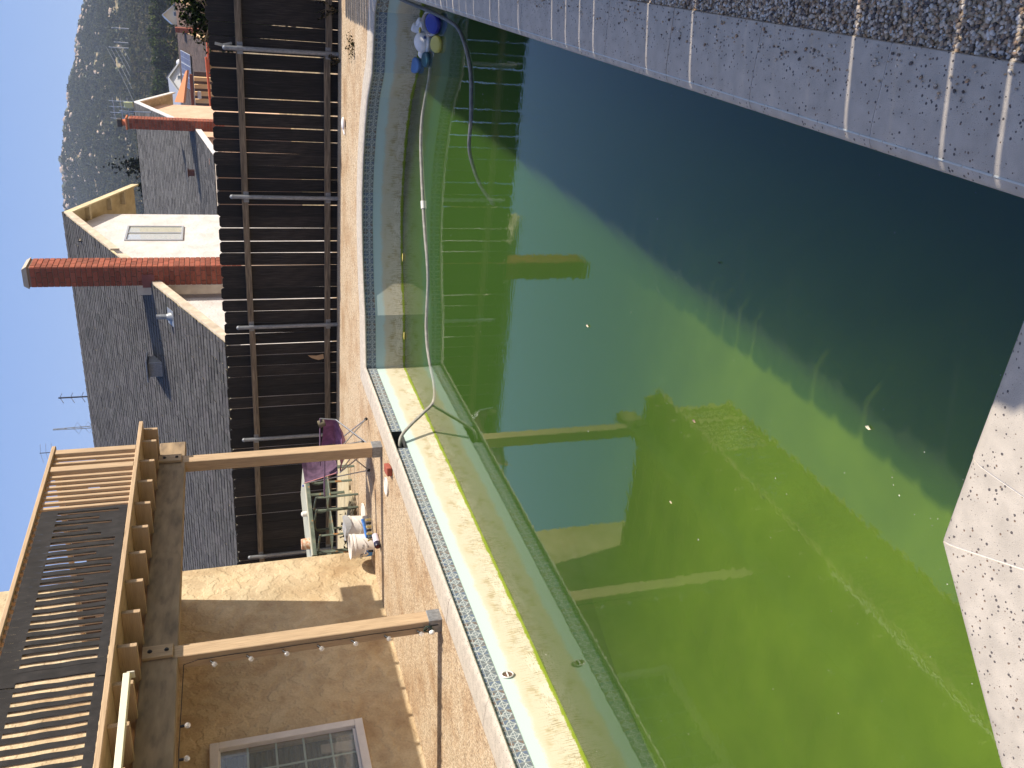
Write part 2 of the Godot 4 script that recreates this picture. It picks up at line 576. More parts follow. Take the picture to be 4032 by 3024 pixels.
	w.uv1_world_triplanar = true
	w.uv1_scale = Vector3(0.9, 0.9, 1.5)
	M.water = w
	M.murk = surfaced(texture(512, n5b, [[0.0, Color(0.52, 0.76, 0.045).linear_to_srgb()], [1.0, Color(0.56, 0.80, 0.05).linear_to_srgb()]], [[blot, 0.9, 1.06]]), Vector3(1.6, 1.6, 1.6), 0.95)
	M.glass = plain(Color(0.9, 0.95, 0.95, 0.12), 0.02)
	M.glass.transparency = BaseMaterial3D.TRANSPARENCY_ALPHA
	# cloth
	var weave := field(256, 0.3, 12, FastNoiseLite.TYPE_SIMPLEX_SMOOTH, 2)
	var cloth_n := field(256, 0.012, 13, FastNoiseLite.TYPE_SIMPLEX_SMOOTH, 4)
	M.shade_cloth = surfaced(texture(256, weave, [[0.0, col(24, 22, 21)], [1.0, col(52, 47, 45)]], [[cloth_n, 0.75, 1.2]]), Vector3(0.25, 0.5, 0.25), 0.9)
	M.lavender = surfaced(texture(256, cloth_n, [[0.0, col(118, 82, 112)], [1.0, col(166, 122, 158)]]), Vector3(0.4, 0.4, 0.4), 0.85)
	M.plum = surfaced(texture(256, cloth_n, [[0.0, col(62, 42, 62)], [1.0, col(100, 74, 96)]]), Vector3(0.4, 0.4, 0.4), 0.85)
	M.hose = surfaced(texture(256, cloth_n, [[0.0, col(132, 128, 118)], [1.0, col(172, 167, 154)]]), Vector3(0.2, 0.2, 0.2), 0.5)
	M.hose_dark = surfaced(texture(256, cloth_n, [[0.0, col(92, 92, 90)], [1.0, col(126, 125, 122)]]), Vector3(0.2, 0.2, 0.2), 0.5)
	M.leaf = plain(Color.WHITE, 0.7)
	M.leaf.vertex_color_use_as_albedo = true
	M.leaf.backlight_enabled = true
	M.leaf.backlight = Color(0.55, 0.7, 0.25)
	M.bark = surfaced(texture(256, cloth_n, [[0.0, col(74, 60, 46)], [1.0, col(120, 102, 80)]]), Vector3(0.4, 1.5, 0.4), 0.95)
	M.dirt = surfaced(texture(512, n5, [[0.0, col(112, 96, 70)], [0.5, col(140, 120, 88)], [1.0, col(158, 142, 104)]], [[n5b, 0.8, 1.1]]), Vector3(9, 9, 9), 0.95)
	M.hill = surfaced(texture(512, n5b, [[0.0, col(92, 98, 62)], [0.45, col(124, 114, 78)], [0.7, col(156, 134, 98)], [1.0, col(182, 160, 122)]], [[n5, 0.8, 1.1]]), Vector3(110, 110, 110), 0.95)
	M.stone = plain(Color.WHITE, 0.9)
	M.stone.vertex_color_use_as_albedo = true
	M.green_paint = surfaced(texture(256, cloth_n, [[0.0, col(66, 74, 62)], [0.6, col(96, 106, 92)], [0.72, col(104, 112, 98)], [0.8, col(150, 108, 62)], [1.0, col(138, 96, 54)]]), Vector3(0.5, 0.7, 0.5), 0.6)
	M.table_top = surfaced(texture(256, cloth_n, [[0.0, col(160, 160, 142)], [1.0, col(188, 186, 170)]]), Vector3(0.8, 0.8, 0.8), 0.5)
	M.clay = surfaced(texture(256, cloth_n, [[0.0, col(176, 120, 88)], [0.45, col(196, 150, 120)], [0.6, col(206, 188, 168)], [1.0, col(214, 200, 184)]]), Vector3(0.25, 0.25, 0.25), 0.85)
	M.canvas = surfaced(texture(256, cloth_n, [[0.0, col(172, 158, 126)], [1.0, col(198, 186, 156)]]), Vector3(0.9, 0.9, 0.9), 0.9)
	M.tarp = surfaced(texture(256, cloth_n, [[0.0, col(120, 110, 88)], [1.0, col(150, 140, 116)]]), Vector3(0.6, 0.6, 0.6), 0.7)
	M.plastic = plain(col(222, 216, 208), 0.35)


# ---------------------------------------------------------------- the pool
const OUT := [Vector2(-0.37, -1.395), Vector2(-0.37, -10.12), Vector2(-0.62, -10.31), Vector2(-1.27, -10.39), Vector2(-1.59, -10.66), Vector2(-2.0, -10.84), Vector2(-2.4, -10.94), Vector2(-2.8, -10.98), Vector2(-3.2, -10.95), Vector2(-3.57, -10.87), Vector2(-3.95, -10.75), Vector2(-4.33, -10.57), Vector2(-5.01, -10.44), Vector2(-5.0, -0.34), Vector2(-2.36, -0.34), Vector2(-1.64, -1.0), Vector2(-1.235, -1.374), Vector2(-0.985, -1.378), Vector2(-0.385, -1.38)]


func edge_normal(i: int) -> Vector2:
	var d: Vector2 = (OUT[(i + 1) % OUT.size()] - OUT[i]).normalized()
	return Vector2(-d.y, d.x)


# how far vertex i moves per metre of widening
func miter(i: int) -> Vector2:
	var a := edge_normal((i + OUT.size() - 1) % OUT.size())
	var b := edge_normal(i)
	return (a + b) / (1.0 + a.dot(b))


func outline(d: float) -> PackedVector2Array:
	var out := PackedVector2Array()
	for i in OUT.size():
		out.append(OUT[i] + miter(i) * d)
	return out


func flat(poly: PackedVector2Array, y: float, b: MB):
	var ids := Geometry2D.triangulate_polygon(poly)
	for i in range(0, ids.size(), 3):
		var q := []
		for j in 3:
			q.append(Vector3(poly[ids[i + j]].x, y, poly[ids[i + j]].y))
		b.tri(q[0], q[1], q[2], (q[0] + q[1] + q[2]) / 3.0 - Vector3.UP)


func sweep(b: MB, prof: Array, a: Vector2, la: Vector2, e: Vector2, le: Vector2, lift := 0.0):
	var mid2 := (a + e) / 2.0 + (la + le) * 0.07
	var mid := Vector3(mid2.x, -0.03, mid2.y)
	var P := func(p: Vector2, l: Vector2, k: Array) -> Vector3: return Vector3(p.x + l.x * k[0], k[1] + lift, p.y + l.y * k[0])
	var norms := []
	for i in prof.size():
		var s: Array = prof[maxi(i - 1, 0)]
		var g: Array = prof[mini(i + 1, prof.size() - 1)]
		norms.append(Vector2(-(g[1] - s[1]), g[0] - s[0]).normalized())
	for i in prof.size() - 1:
		var w := func(l: Vector2, k: int) -> Vector3: return Vector3(l.normalized().x * norms[k].x, norms[k].y, l.normalized().y * norms[k].x).normalized()
		if i >= prof.size() - 2 or i == 0:
			b.face(P.call(a, la, prof[i]), P.call(e, le, prof[i]), P.call(e, le, prof[i + 1]), P.call(a, la, prof[i + 1]), mid)
		else:
			b.patch(P.call(a, la, prof[i]), P.call(e, le, prof[i]), P.call(e, le, prof[i + 1]), P.call(a, la, prof[i + 1]), w.call(la, i), w.call(le, i), w.call(le, i + 1), w.call(la, i + 1))
	for s in [[a, la], [e, le]]:
		for i in range(1, prof.size() - 1):
			b.tri(P.call(s[0], s[1], prof[0]), P.call(s[0], s[1], prof[i]), P.call(s[0], s[1], prof[i + 1]), mid)


func build_pool():
	var pool := thing("swimming_pool", "half-drained pool with scummy plaster walls, patterned tile band and pale stone coping", "swimming pool", Vector3(-2.7, 0, -5.5))
	var prof := [[0.03, -0.042], [0.012, -0.041], [0.004, -0.037], [0.0, -0.031], [0.002, -0.0235], [0.009, -0.0165], [0.02, -0.0105], [0.035, -0.006], [0.055, -0.0028], [0.085, -0.0008], [0.12, 0.0], [0.275, 0.003], [0.28, 0.001], [0.28, -0.06]]
	var low := []
	for p in prof:
		low.append([p[0] + (0.002 if p[0] < 0.2 else -0.002), p[1] - 0.0022])
	var mort := MB.new()
	for i in OUT.size():
		var a: Vector2 = OUT[i]
		var e: Vector2 = OUT[(i + 1) % OUT.size()]
		var length := a.distance_to(e)
		var n := maxi(1, roundi(length / 0.63))
		if i == 12:
			n = roundi(length / 0.6)
		var nn := edge_normal(i)
		sweep(mort, low, a, miter(i), e, miter((i + 1) % OUT.size()))
		for j in n:
			var f0 := float(j) / n
			var f1 := float(j + 1) / n
			var l0 := miter(i) if j == 0 else nn
			var l1 := miter((i + 1) % OUT.size()) if j == n - 1 else nn
			var gap := (e - a).normalized() * 0.0025
			var b := MB.new()
			sweep(b, prof, a.lerp(e, f0) + gap, l0, a.lerp(e, f1) - gap, l1, rng.randf_range(-0.0015, 0.0015))
			part(pool, "coping_stone", b, M.coping)
	part(pool, "coping_mortar", mort, M.mortar)
	# walls
	var wall := MB.new()
	var grout := MB.new()
	var wo := outline(0.036)
	var run := 0.0
	for i in OUT.size():
		var a := wo[i]
		var e := wo[(i + 1) % OUT.size()]
		var length := a.distance_to(e)
		var nn := edge_normal(i)
		var inner := Vector3((a.x + e.x) / 2 + nn.x, 0, (a.y + e.y) / 2 + nn.y)
		var n := maxi(1, ceili(length / 0.5))
		var cuts := []
		for j in n + 1:
			cuts.append(float(j) / n)
		for j in n:
			var p := a.lerp(e, cuts[j])
			var q := a.lerp(e, cuts[j + 1])
			var u0: float = (run + length * cuts[j]) / 2.6
			var u1: float = (run + length * cuts[j + 1]) / 2.6
			var y := [-0.172, WL - 0.022, -2.0]
			for k in 2:
				var v0 := 0.003 if k == 0 else 0.99
				var v1 := 0.99
				var q4 := [Vector3(p.x, y[k], p.y), Vector3(q.x, y[k], q.y), Vector3(q.x, y[k + 1], q.y), Vector3(p.x, y[k + 1], p.y)]
				wall.face(q4[0], q4[1], q4[2], q4[3], inner + Vector3(0, q4[0].y, 0), [Vector2(u0, v0), Vector2(u1, v0), Vector2(u1, v1), Vector2(u0, v1)])
		# the tile bed, open at the skimmer mouth
		var spans := [[0.0, 1.0]]
		if i == 12:
			spans = [[0.0, (-8.73 - a.y) / (e.y - a.y)], [(-8.33 - a.y) / (e.y - a.y), 1.0]]
		for s in spans:
			var p := a.lerp(e, s[0])
			var q := a.lerp(e, s[1])
			grout.face(Vector3(p.x, -0.04, p.y), Vector3(q.x, -0.04, q.y), Vector3(q.x, -0.172, q.y), Vector3(p.x, -0.172, p.y), inner + Vector3(0, -0.1, 0))
		run += length
	part(pool, "plaster_wall", wall, M.plaster)
	part(pool, "tile_bed", grout, plain(col(150, 150, 146), 0.9))
	var floor_ := MB.new()
	flat(outline(0.036), -1.98, floor_)
	part(pool, "pool_floor", floor_, M.murk)
	# two rows of tiles, one mesh per print
	var tiles := []
	for kind in 2:
		var b := MB.new()
		var high := 0.0945 if kind == 0 else 0.046
		b.box(Vector3.ZERO, Vector3(0.0945, high, 0.006), 0.0015)
		b.t.clear()
		for p in b.v:
			b.t.append(Vector2(p.x / 0.0945 + 0.5, 0.5 - p.y / 0.0945 + (0.0 if kind == 0 else 0.25)))
		tiles.append(b.mesh())
	var shown := 0
	var rest := []
	var to := outline(0.032)
	for i in [1, 2, 3, 4, 5, 6, 7, 8, 9, 10, 11, 12, 0]:
		var a := to[i]
		var e := to[(i + 1) % OUT.size()]
		var length := a.distance_to(e)
		var n := maxi(1, roundi(length / 0.0975))
		var nn := edge_normal(i)
		var turn := Basis(Vector3.UP, atan2(-nn.x, -nn.y))
		for j in n:
			var p := a.lerp(e, (j + 0.5) / n)
			if i == 12 and p.y > -8.75 and p.y < -8.31:
				continue
			for row in 2:
				var at := Transform3D(turn * Basis.from_scale(Vector3(length / n / 0.0975, 1, 1)), Vector3(p.x, -0.124 if row == 0 else -0.0525, p.y))
				var seen: bool = i != 0 and (i != 12 or p.y < -2.6)
				if seen and shown < 300:
					var t := part(pool, "tile", tiles[row], M.tile[rng.randi() % 3])
					t.transform = Transform3D(at.basis, at.origin - pool.position)
					shown += 1
				else:
					rest.append(at)
	copies(pool, "tiles", tiles[0], M.tile[2], rest)
	# skimmer mouth
	var sk := MB.new()
	var x0 := -5.036
	var c := Vector3(-5.2, -0.1, -8.53)
	for q in [[Vector3(x0, -0.172, -8.73), Vector3(-5.34, -0.172, -8.73), Vector3(-5.34, -0.172, -8.33), Vector3(x0, -0.172, -8.33)], [Vector3(x0, -0.04, -8.73), Vector3(-5.34, -0.04, -8.73), Vector3(-5.34, -0.04, -8.33), Vector3(x0, -0.04, -8.33)], [Vector3(x0, -0.172, -8.73), Vector3(-5.34, -0.172, -8.73), Vector3(-5.34, -0.04, -8.73), Vector3(x0, -0.04, -8.73)], [Vector3(x0, -0.172, -8.33), Vector3(-5.34, -0.172, -8.33), Vector3(-5.34, -0.04, -8.33), Vector3(x0, -0.04, -8.33)], [Vector3(-5.34, -0.172, -8.73), Vector3(-5.34, -0.04, -8.73), Vector3(-5.34, -0.04, -8.33), Vector3(-5.34, -0.172, -8.33)]]:
		sk.face(q[0], q[1], q[2], q[3], c)
	var mouth := part(pool, "skimmer_mouth", sk, plain(col(72, 74, 74), 0.6))
	for j in 4:
		var at := Transform3D(Basis(Vector3.UP, PI / 2), Vector3(-5.33, -0.1235, -8.68 + j * 0.0985))
		var t := part(mouth, "tile", tiles[0], M.tile[j % 3])
		t.transform = at
	# return fitting: a white oval ring with two ports
	var fit := MB.new()
	var fx := Transform3D(Basis(Vector3(0, 0, 1), -PI / 2) * Basis.from_scale(Vector3(1.5, 1, 1.0)), Vector3(-5.034, -0.25, -4.745))
	fit.lathe([[0.036, 0.0], [0.036, 0.008], [0.031, 0.011], [0.028, 0.008], [0.028, -0.01]], fx, 24)
	var f := part(pool, "return_fitting", fit, M.plastic)
	var hole := MB.new()
	hole.lathe([[0.0275, 0.002], [0.0001, 0.002]], fx, 20)
	part(f, "port", hole, plain(col(96, 74, 60), 0.8))
	var bar := MB.new()
	bar.box(Vector3(-5.028, -0.25, -4.745), Vector3(0.012, 0.01, 0.052), 0.002)
	part(f, "divider", bar, M.plastic)


func build_water():
	var water := thing("pool_water", "", "", Vector3(-2.7, WL, -5.5))
	tag(water, "", "", "", "structure")
	var top := MB.new()
	flat(outline(0.03), WL, top)
	part(water, "water_surface", top, M.water)
	var low := MB.new()
	var nx := 14
	var nz := 40
	var F := func(i: int, j: int) -> Vector3:
		var z := lerpf(-11.2, -0.1, float(j) / nz)
		var x := lerpf(-5.2, -0.2, float(i) / nx)
		return Vector3(x, WL - lerpf(WATER_DEEP, WATER_SHALLOW, smoothstep(-9.5, -3.2, z) * smoothstep(-0.6, -1.7, x)), z)
	for i in nx:
		for j in nz:
			low.patch(F.call(i, j), F.call(i + 1, j), F.call(i + 1, j + 1), F.call(i, j + 1), Vector3.UP, Vector3.UP, Vector3.UP, Vector3.UP)
	part(water, "water_depth", low, M.murk)
	var fog := FogVolume.new()
	fog.name = "water_body"
	fog.shape = RenderingServer.FOG_VOLUME_SHAPE_BOX
	fog.size = Vector3(4.9, 1.4, 10.9)
	fog.position = Vector3(-2.72, WL - 0.706, -5.66) - water.position
	var fm := FogMaterial.new()
	fm.density = WATER_DENSITY
	fm.albedo = WATER_COLOR
	fog.material = fm
	water.add_child(fog, true)


func build_deck():
	var b := MB.new()
	var o := outline(0.27)
	var y := -0.012
	flat(PackedVector2Array([o[0], Vector2(0.9, o[0].y), Vector2(0.9, o[1].y), o[1]]), y, b)
	var far := PackedVector2Array([Vector2(0.9, o[1].y), Vector2(0.9, -13.9), Vector2(-16, -13.9), Vector2(-16, o[12].y)])
	for i in range(12, 0, -1):
		far.append(o[i])
	flat(far, y, b)
	flat(PackedVector2Array([o[12], o[13], Vector2(-16, o[13].y), Vector2(-16, o[12].y)]), y, b)
	var near := PackedVector2Array([o[13], o[14], o[15], o[16], o[17], o[18], o[0], Vector2(0.9, o[0].y), Vector2(0.9, 5.0), Vector2(-16, 5.0), Vector2(-16, o[13].y)])
	flat(near, y, b)
	var corners := [Vector2(0.9, 5), Vector2(0.9, -13.9), Vector2(-16, -13.9), Vector2(-16, 5)]
	for i in 4:
		var p: Vector2 = corners[i]
		var q: Vector2 = corners[(i + 1) % 4]
		b.face(Vector3(p.x, y, p.y), Vector3(q.x, y, q.y), Vector3(q.x, -1.2, q.y), Vector3(p.x, -1.2, p.y), Vector3(-7, -0.5, -5))
	structure("pool_deck", b, M.deck)
	# loose pebbles bedded beside the near coping, close enough to tell apart
	var stone := MB.new()
	stone.ball(Vector3.ZERO, Vector3(1, 0.7, 0.8), Basis.IDENTITY, 4, 6)
	var g := RandomNumberGenerator.new()
	g.seed = 42
	var at := []
	var tint := []
	var shades := [Color(0.5, 0.42, 0.33), Color(0.4, 0.27, 0.17), Color(0.24, 0.19, 0.15), Color(0.62, 0.57, 0.5), Color(0.42, 0.31, 0.2), Color(0.12, 0.1, 0.09), Color(0.55, 0.46, 0.36)]
	for i in 24000:
		var z := -g.randf_range(0.9, 5.6)
		var x := -0.095 + pow(g.randf(), 1.3) * 0.42
		var s := g.randf_range(0.0042, 0.0085)
		if g.randf() < 0.012:
			x = -0.1 - g.randf() * 0.1
			s *= 0.7
		var t := Basis(Vector3.UP, g.randf() * TAU) * Basis(Vector3.RIGHT, g.randf_range(-0.5, 0.5))
		at.append(Transform3D(t * Basis.from_scale(Vector3(s, s, s) * Vector3(g.randf_range(0.8, 1.25), 1, 1)), Vector3(x, (0.006 if x < -0.1 else -0.01 + g.randf() * 0.004), z)))
		var c: Color = shades[g.randi() % shades.size()] * g.randf_range(0.75, 1.2)
		tint.append(c)
	copies(null, "pebble_gravel", stone.mesh(), M.stone, at, tint)


# ---------------------------------------------------------------- fences
func picket_shape(w: float, h: float, d: float, xf: Transform3D, lean: float) -> MB:
	var b := MB.new()
	var e := 0.028
	b.prism(PackedVector2Array([Vector2(-w / 2, 0), Vector2(w / 2, 0), Vector2(w / 2 + lean, h - e), Vector2(w / 2 - e + lean, h), Vector2(-w / 2 + e + lean, h), Vector2(-w / 2 + lean, h - e)]), d, xf)
	return b


func build_fences():
	var g := RandomNumberGenerator.new()
	g.seed = 7
	var fence := thing("plank_fence", "weathered dark dog-eared plank fence with two rails across the far end of the deck", "fence", Vector3(-6, 0, FZ))
	var x := 0.88
	var i := 0
	while x > -13.5:
		var w := g.randf_range(0.172, 0.196)
		var gap := g.randf_range(0.005, 0.021)
		if i % 5 == 3:
			gap = 0.001
		var top := 1.75 + g.randf_range(-0.018, 0.014)
		var base := -0.055 + g.randf_range(-0.01, 0.02)
		var xf := Transform3D(Basis(Vector3.UP, g.randf_range(-0.02, 0.02)), Vector3(x - w / 2, base, FZ - 0.034 - g.randf_range(0, 0.006)))
		part(fence, "picket", picket_shape(w, top - base, 0.017, xf, g.randf_range(-0.007, 0.007)), [M.board, M.board_pale, M.board_dark][g.randi() % 3])
		x -= w + gap
		i += 1
	var stops := [0.88, -1.38, -3.46, -5.54, -7.6, -10.05, -12.2, -13.5]
	for k in stops.size() - 1:
		for y in [1.335, 0.135]:
			var b := MB.new()
			var a := Vector3(stops[k] - 0.004, y + g.randf_range(-0.02, 0.02), FZ)
			var e := Vector3(stops[k + 1] + 0.004, y + g.randf_range(-0.02, 0.02), FZ)
			var d := e - a
			b.box((a + e) / 2, Vector3(d.length(), 0.09, 0.038), 0.003, Basis(Vector3(0, 0, 1), atan2(-d.y, -d.x)))
			part(fence, "rail", b, M.rail)
		if k > 0:
			var b := MB.new()
			var px: float = stops[k]
			var lean := g.randf_range(-0.012, 0.012)
			b.tube([Vector3(px, -0.06, FZ + 0.05), Vector3(px + lean, 1.53, FZ + 0.05)], 0.031, 14)
			var post := part(fence, "post", b, M.galvanised)
			var cap := MB.new()
			cap.lathe([[0.034, 0], [0.034, 0.02], [0.028, 0.036], [0.012, 0.046], [0.0, 0.048]], Transform3D(Basis.IDENTITY, Vector3(px + lean, 1.52, FZ + 0.05)), 14)
			part(post, "cap", cap, M.galvanised)
			for y in [1.335, 0.135]:
				var s := MB.new()
				s.box(Vector3(px, y, FZ + 0.022), Vector3(0.16, 0.075, 0.006), 0.001)
				s.tube([Vector3(px, y - 0.035, FZ + 0.05), Vector3(px, y + 0.035, FZ + 0.05)], 0.035, 14)
				part(post, "bracket", s, M.galvanised)
	var sp := MB.new()
	sp.prism(PackedVector2Array([Vector2(0, 0), Vector2(0.085, 0.01), Vector2(0.06, 0.12), Vector2(0.07, 0.26), Vector2(0.02, 0.2), Vector2(-0.02, 0.09)]), 0.006, Transform3D(Basis.IDENTITY, Vector3(-6.18, 0.2, FZ - 0.021)))
	part(fence, "splintered_face", sp, M.splinter, "pale torn patch where a plank has split")
	var kick := MB.new()
	kick.box(Vector3(-6.3, -0.055, FZ - 0.03), Vector3(14.4, 0.085, 0.05), 0.004)
	part(fence, "kickboard", kick, M.board)
	var stub := MB.new()
	stub.tube([Vector3(-1.33, 1.44, FZ - 0.0), Vector3(-1.36, 1.56, FZ + 0.03), Vector3(-1.34, 1.66, FZ + 0.03)], 0.02, 10)
	part(fence, "pipe_stub", stub, M.steel)
	# the fence along the right side: outside the frame, it shades that side of the pool and lets slits of sun through
	var side := thing("side_plank_fence", "plank fence along the right side of the pool, standing on the gravel strip", "fence", Vector3(0.9, 0, -5))
	var slits := [-6.84, -6.64, -6.44, -6.04, -5.84, -5.45, -4.88, -4.67, -4.48, -4.30, -3.72, -3.34, -2.40, -2.02, -1.84]
	var faint := [-6.24, -5.64, -5.25, -5.06, -4.11, -3.91, -3.53, -3.15, -2.96, -2.78, -2.59, -2.21]
	var cuts := []
	for s in slits:
		cuts.append([s, 0.0055])
	for s in faint:
		cuts.append([s, 0.0022])
	var z := -7.03
	while z > -13.1:
		cuts.append([z, g.randf_range(0.005, 0.012)])
		z -= 0.19
	z = -1.65
	while z < 2.6:
		cuts.append([z, 0.001])
		z += 0.19
	cuts.sort_custom(func(a, b): return a[0] < b[0])
	for k in cuts.size() - 1:
		var z0: float = cuts[k][0] + cuts[k][1]
		var z1: float = cuts[k + 1][0] - cuts[k + 1][1]
		var top := 1.76 + g.randf_range(-0.015, 0.015)
		part(side, "picket", picket_shape(z1 - z0, top + 0.03, 0.018, Transform3D(Basis(Vector3.UP, PI / 2), Vector3(0.9, -0.03, (z0 + z1) / 2)), 0.0), M.board)
	for y in [0.14, 1.4]:
		var b := MB.new()
		b.box(Vector3(0.935, y, -5.2), Vector3(0.038, 0.09, 15.6), 0.003)
		part(side, "rail", b, M.board)


# ---------------------------------------------------------------- the house and its balcony
func build_house():
	var h := thing("stucco_house", "tan stucco house wall beside the pool with a white gridded window under the balcony", "house", Vector3(-12, 0, -3))
	var z0 := -9.76
	var z1 := 5.0
	var wz0 := -6.80
	var wz1 := -5.26
	var wy0 := 0.54
	var wy1 := 2.11
	var top := 6.0
	var w := MB.new()
	var slab := func(a: float, b: float, y0: float, y1: float): w.box(Vector3(WX - 0.1, (y0 + y1) / 2, (a + b) / 2), Vector3(0.2, y1 - y0, b - a))
	slab.call(z0, wz0, -0.05, top)
	slab.call(wz1, z1, -0.05, top)
	slab.call(wz0, wz1, -0.05, wy0)
	slab.call(wz0, wz1, wy1, top)
	w.box(Vector3(WX - 4.1, top / 2, z0 + 0.1), Vector3(7.8, top + 0.1, 0.2))
	w.box(Vector3(WX - 4.1, top / 2, z1 - 0.1), Vector3(7.8, top + 0.1, 0.2))
	w.box(Vector3(WX - 8.1, top / 2, -2.38), Vector3(0.2, top + 0.1, 14.76))
	part(h, "wall", w, M.stucco)
	var r := MB.new()
	r.prism(PackedVector2Array([Vector2(0.45, 0), Vector2(0.45, 0.12), Vector2(-4.1, 2.0), Vector2(-8.65, 0.12), Vector2(-8.65, 0)]), 15.6, Transform3D(Basis.IDENTITY, Vector3(WX, top - 0.02, -2.4)))
	part(h, "roof", r, plain(col(120, 112, 106), 0.95))
	# window: outer frame, sash, muntins, panes, and the room's blind behind them
	var f := MB.new()
	var px := WX + 0.012
	var bar := func(b: MB, y0: float, y1: float, a: float, c: float, d: float, x: float): b.box(Vector3(x, (y0 + y1) / 2, (a + c) / 2), Vector3(d, y1 - y0, c - a), 0.006)
	bar.call(f, wy0, wy0 + 0.09, wz0, wz1, 0.07, px)
	bar.call(f, wy1 - 0.09, wy1, wz0, wz1, 0.07, px)
	bar.call(f, wy0 + 0.09, wy1 - 0.09, wz0, wz0 + 0.085, 0.068, px)
	bar.call(f, wy0 + 0.09, wy1 - 0.09, wz1 - 0.085, wz1, 0.068, px)
	var win := part(h, "window", f, M.white)
	var s := MB.new()
	bar.call(s, wy0 + 0.088, wy0 + 0.118, wz0 + 0.084, wz1 - 0.084, 0.04, px - 0.022)
	bar.call(s, wy1 - 0.104, wy1 - 0.088, wz0 + 0.084, wz1 - 0.084, 0.04, px - 0.022)
	part(win, "sash", s, M.white)
	var munt := plain(col(150, 166, 160), 0.6)
	for y in [1.74, 1.455, 1.175, 0.895]:
		var b := MB.new()
		bar.call(b, y - 0.011, y + 0.011, wz0 + 0.08, wz1 - 0.08, 0.012, px - 0.034)
		part(win, "muntin", b, munt)
	for k in 4:
		var b := MB.new()
		var z := wz0 + 0.38 + k * 0.29
		bar.call(b, wy0 + 0.09, wy1 - 0.09, z - 0.011, z + 0.011, 0.0105, px - 0.034)
		part(win, "muntin", b, munt)
	var ys := [0.65, 0.895, 1.175, 1.455, 1.74, 2.02]
	for r5 in 5:
		for k in 5:
			var b := MB.new()
			var za := wz0 + 0.09 + k * 0.29
			b.box(Vector3(px - 0.028, (ys[r5] + ys[r5 + 1]) / 2, za + 0.14), Vector3(0.003, ys[r5 + 1] - ys[r5], 0.28))
			part(win, "pane", b, M.glass)
	var blind := MB.new()
	for k in 26:
		blind.box(Vector3(WX - 0.16, 0.60 + k * 0.058, (wz0 + wz1) / 2 + 0.05), Vector3(0.05, 0.003, wz1 - wz0), 0.0, Basis(Vector3(0, 0, 1), 0.75))
	part(win, "blind", blind, plain(col(66, 76, 72), 0.7))
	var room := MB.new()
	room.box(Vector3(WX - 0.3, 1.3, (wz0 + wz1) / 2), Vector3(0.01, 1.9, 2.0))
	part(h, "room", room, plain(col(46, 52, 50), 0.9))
	var cur := MB.new()
	for k in 6:
		cur.tube([Vector3(WX - 0.115, 0.55, wz0 + 0.16 + k * 0.022), Vector3(WX - 0.11, 1.0, wz0 + 0.15 + k * 0.018)], 0.014, 8)
	part(win, "curtain", cur, plain(col(150, 142, 128), 0.9))


